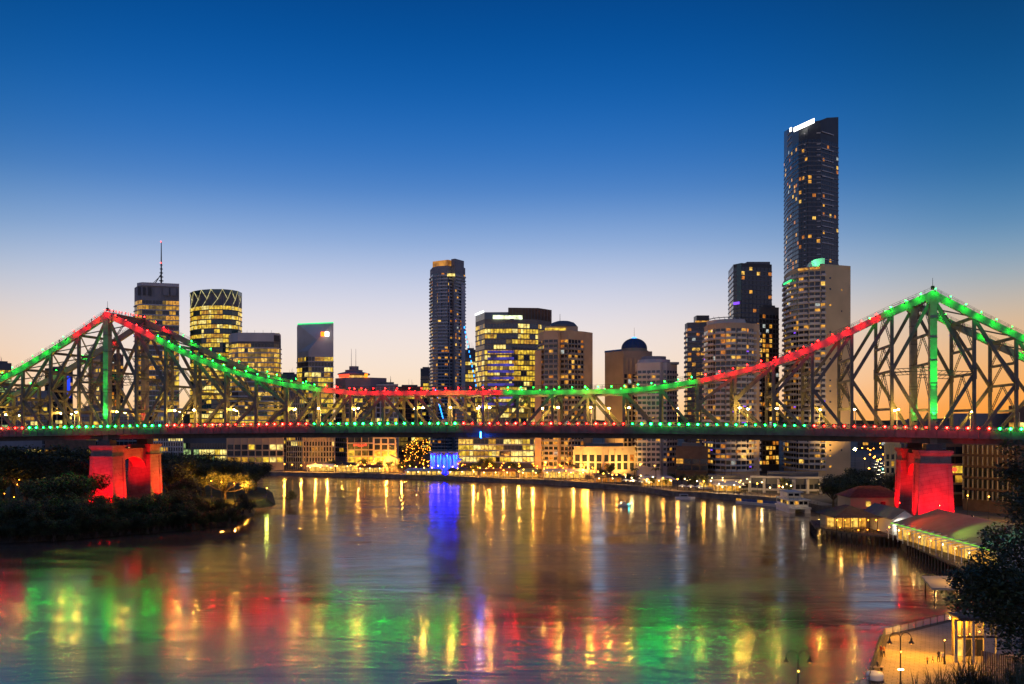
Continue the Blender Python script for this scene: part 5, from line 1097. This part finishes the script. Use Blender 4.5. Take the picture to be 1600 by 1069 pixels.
point((x0+3,108.5,GZ+1), (1,.42,.08), 160, .2)
# sloping boathouse roof at the water edge
t = thing('boat_ramp_shelter', 'pale sloping shelter at the water edge beyond the balustrade', 'shelter', (88,178,0)); g = MB(); a = [P_ for P_ in ((PX(1440,188),188,2.9), (PX(1510,188),188,2.9), (PX(1510,178),178,2.2), (PX(1456,178),178,2.2))]
g.add(a+[(x,y,z-.4) for x,y,z in a], [(0,1,2,3), (7,6,5,4), (0,4,5,1), (1,5,6,2), (2,6,7,3), (3,7,4,0)]); g.build('roof', M['cream'], t)
for x,y in ((PX(1446,187),187), (PX(1500,187),187), (PX(1460,179),179), (PX(1500,179),179)): MB().tube((x,y,-.5), (x,y,2.0), .14).build('post', M['timber_dark'], t)
point((PX(1486,182),182,6.2), (1,.5,.08), 900, .2)  # added warm light to turn the shelter roof gold, no lamp there
# drum seat and bench
t = thing('drum_seat', 'round pale padded drum seat on the promenade edge', 'seat', (PX(1367,113),113,GZ)); x = PX(1367,113); g = MB(); g.lathe((x,113,GZ), [(1.0,0), (1.05,.9), (.95,1.15), (.4,1.32), (.01,1.34)], 20); g.build('cushion', M['white'], t, True); g = MB(); g.lathe((x,113,GZ), [(1.0,.0), (1.08,.0), (1.1,.35)], 20); g.build('base', M['timber'], t)
t = thing('bench', 'pale slab bench beside the seated group', 'bench', (PX(1370,118),118,GZ)); x = PX(1370,118); MB().box(x,118,GZ+.48,1.6,.6,.1).build('seat', M['cream'], t); [MB().box(x+s*.6,118,GZ+.21,.15,.5,.43).build('leg', M['iron'], t) for s in (-1,1)]
point((PX(1366,113),111.5,GZ+3.4), (1,.5,.06), 200, .15)

# ================================================================== people
def person_mesh(pose, seed, shirt, pants):
    rnd = random.Random(seed); st = rnd.uniform(.05,.2) if pose != 'sit' else 0
    if pose == 'sit': V = [((0,0,.5),.15), ((0,.02,.85),.15), ((0,.02,1.08),.17), ((0,0,1.2),.06), ((0,-.02,1.33),.1), ((.1,-.02,.48),.09), ((.13,-.42,.48),.075), ((.13,-.42,.06),.05), ((.13,-.55,.04),.04), ((-.1,-.02,.48),.09), ((-.13,-.42,.48),.075), ((-.13,-.42,.06),.05), ((-.13,-.55,.04),.04), ((.2,.02,1.05),.06), ((.26,-.05,.8),.045), ((.16,-.3,.62),.035), ((-.2,.02,1.05),.06), ((-.26,-.05,.8),.045), ((-.16,-.3,.62),.035)]
    else: V = [((0,0,.92),.15), ((0,0,1.15),.135), ((0,0,1.38),.165), ((0,0,1.5),.06), ((0,-.02,1.64),.1), ((.1,0,.88),.09), ((.11,-st,.48),.07), ((.12,-st*.6,.08),.045), ((.12,-st*.6-.15,.04),.04), ((-.1,0,.88),.09), ((-.11,st,.48),.07), ((-.12,st*1.2,.08),.045), ((-.12,st*1.2-.15,.04),.04), ((.21,0,1.38),.06), ((.27,.04,1.12),.045), ((.25,-.1,.88),.035), ((-.21,0,1.38),.06), ((-.27,.0,1.12),.045), ((-.24,-.12,.9),.035)]
    Ed = [(0,1), (1,2), (2,3), (3,4), (0,5), (5,6), (6,7), (7,8), (0,9), (9,10), (10,11), (11,12), (2,13), (13,14), (14,15), (2,16), (16,17), (17,18)]
    me = bpy.data.meshes.new('person'); me.from_pydata([v for v,_ in V], Ed, []); o = bpy.data.objects.new('person', me); col.objects.link(o)
    sm = o.modifiers.new('skin','SKIN'); 
    for k,(v,r) in enumerate(V): me.skin_vertices[0].data[k].radius = (r,r*.8 if k < 3 else r)
    me.skin_vertices[0].data[0].use_root = True
    o.modifiers.new('sub','SUBSURF').levels = 1; o.modifiers['sub'].render_levels = 1
    dg = bpy.context.evaluated_depsgraph_get(); out = bpy.data.meshes.new_from_object(o.evaluated_get(dg)); bpy.data.objects.remove(o)
    for m in (M['skin'], shirt, pants, M['hair']): out.materials.append(m)
    hz_ = .5 if pose == 'sit' else .92; top = 1.42 if pose == 'sit' else 1.72; neck = top-.25
    for p in out.polygons:
        z = p.center.z; x = abs(p.center.x); p.use_smooth = True
        p.material_index = (3 if z > top-.09 or (z > top-.16 and p.center.y > .0) else 0) if z > neck else 2 if z < hz_-.0 or (pose == 'sit' and z < .6 and p.center.y < -.12) else (0 if x > .22 and z < hz_+.2 else 1)
        if z < .1: p.material_index = 3
    return out
cl_ = [mat('shirt_red', (.35,.05,.04), .8, 0, 0), mat('shirt_white', (.6,.6,.6), .8, 0, 0), mat('shirt_dark', (.04,.045,.06), .8, 0, 0), mat('shirt_orange', (.5,.2,.05), .8, 0, 0)]; pt_ = [mat('trousers_navy', (.03,.035,.06), .8, 0, 0), mat('trousers_khaki', (.2,.16,.1), .8, 0, 0)]
def person(me, loc, rot, sc_, label, group=None):
    t = thing('person', label, 'person', loc, group); o = link('body', me, None); o.parent = t; t.rotation_euler = (0,0,rot); t.scale = (sc_,)*3
pm = [person_mesh('stand', 1, cl_[2], pt_[0]), person_mesh('stand', 2, cl_[0], pt_[0]), person_mesh('stand', 3, cl_[1], pt_[1]), person_mesh('stand', 4, cl_[3], pt_[0]), person_mesh('sit', 5, cl_[2], pt_[0])]
def gp(px, py): Y = YG(py, PZ0); return (PX(px,Y), Y, PZ0)
person(pm[0], gp(1466.5,1035), .4, 1.02, 'person in dark clothes standing with children on the promenade')
person(pm[2], gp(1473,1035), -.3, .92, 'person in pale shirt standing with the children on the promenade')
person(pm[1], gp(1457.5,1036), 1.2, .62, 'child in red shirt standing on the promenade')
person(pm[3], gp(1449,1038), 2.2, .62, 'child in orange shirt bending forward on the promenade')
person(pm[1], gp(1376.5,1026), 1.8, 1.0, 'person in red shirt leaning by the balustrade group')
person(pm[3], gp(1381,1027), .6, 1.0, 'person in orange shirt standing at the balustrade')
person(pm[0], gp(1369,1028), -1.6, .98, 'person in dark shirt standing against the balustrade')
person(pm[4], (PX(1371,118),118,GZ), 1.5, 1.0, 'person in dark clothes seated on the pale slab bench')
rnd = random.Random(31); k = 0
for s, v in [(.05+.0*i, 1.0+i*1.75) for i in range(11)]+[(-.55,0), (-1.15,0), (-1.7,0), (-2.2,0)]:
    z = zt_at(s)+.95
    person(pm[0 if k % 3 else 1], bp(s+rnd.uniform(-.03,.03), v, z-(.05 if s > 0 else 0)), rnd.uniform(0,6), 1.0, 'bridge climber standing on the walkway between the tower tops' if s > 0 else 'bridge climber walking up the sloping top chord', 'bridge climbers'); k += 1
for i in (0, 24):
    MB().bar(bp(i, .6, ztop(i)+.75), bp(i, W-.6, ztop(i)+.75), 1.6, .3).build('climb_walkway', M['steel'], bridge)
    if i == 0:
        for k in range(9): q = bp(i, 1.2+k*2.5, ztop(i)+1.75); q.x += .8; o = link('walkway_lamp', LM['red'], bridge); o.matrix_parent_inverse = Matrix(); o.location = q-bridge.location

# ================================================================== foreground planting
t = thing('large_tree', 'large dark leafy tree overhanging the promenade and timber screen', 'tree', (PX(1660,78),78,GZ)); rnd = random.Random(44); cl = []
for px, py, r, Y in ((1590,740,1.5,80), (1600,790,2.0,78), (1575,850,1.9,77), (1545,880,1.9,76), (1515,905,1.7,75), (1500,930,1.5,74), (1540,935,2.2,75), (1580,920,2.4,76), (1610,880,2.8,79), (1560,970,1.6,76), (1595,985,2.0,77), (1520,955,1.2,74), (1605,1030,1.5,75), (1575,1012,1.0,74), (1640,820,3,80), (1650,920,3.4,80), (1650,1000,3,79), (1556,838,1.1,76), (1492,905,.9,74), (1500,900,1.3,74), (1530,900,1.6,75), (1555,905,1.8,75), (1590,955,2,76), (1490,945,.8,74), (1585,700,1.2,79), (1600,740,1.8,79)):
    cl.append((PX(px,Y), Y+rnd.uniform(-1,1), PZ(py,Y), r*1.05, r*1.1, r*.85))
g = MB(); limbs(g, (PX(1660,78),78,GZ), cl, .35, 18, rnd); g.build('trunk', M['bark'], t); tag(leaf_cloud(cl, 24000, .2, 46).build('crown', LEAVES, t), kind=None)
# spiky grass trees and shrubs on the slope
def spiky(px, py, Y, n, ln, label):
    x, z = PX(px,Y), PZ(py,Y); t = thing('shrub', label, 'shrub', (x,Y,z), 'foreground shrubs'); g = MB(); r2 = random.Random(px)
    for _ in range(n):
        a = r2.uniform(0,6.3); e_ = r2.uniform(.15,1.4); d = Vector((math.cos(a)*math.cos(e_), math.sin(a)*math.cos(e_), math.sin(e_))); l_ = ln*r2.uniform(.5,1.15); b0 = Vector((x+r2.uniform(-1,1)*ln*.25, Y+r2.uniform(-1,1)*ln*.25, z)); s = Vector((-d.y,d.x,0)).normalized()*.035
        m_ = b0+d*l_*.6; e2 = b0+d*l_+Vector((0,0,-.18*l_*math.cos(e_))); g.add([b0-s,b0+s,m_+s*.8,m_-s*.8], [(0,1,2,3)], r2.choice((0,1))); g.add([m_-s*.8,m_+s*.8,e2], [(0,1,2)], r2.choice((0,1)))
    g.build('leaf', [M['leaf2'], M['leaf3']], t)
    MB().tube((x,Y,z-6), (x,Y,z+.2), .14, .1, 6).build('stem', M['bark'], t)
for px, py, n in ((1470,1085,110), (1505,1080,140), (1535,1078,140), (1560,1085,120), (1440,1095,70), (1590,1070,120), (1515,1062,60)): spiky(px, py, 66, n, 2.4, 'dark spiky shrub on the slope below the timber screen')
t = thing('roof_corner', 'dark metal roof corner jutting into the bottom of the river view', 'roof', (PX(690,60),60,17)); g = MB(); a = [(PX(648,60),60,PZ(1067,60)), (PX(713,60),60,PZ(1061,60)), (PX(722,56),56,PZ(1090,56)), (PX(640,56),56,PZ(1095,56))]; g.add(a+[(x,y,z-.4) for x,y,z in a], [(0,1,2,3), (7,6,5,4), (0,4,5,1), (1,5,6,2), (2,6,7,3), (3,7,4,0)]); g.build('roof_sheet', M['slate'], t); MB().tube((PX(685,57),57,-1), (PX(685,57),57,PZ(1090,57)), .3, .25, 8).build('post', M['iron'], t)
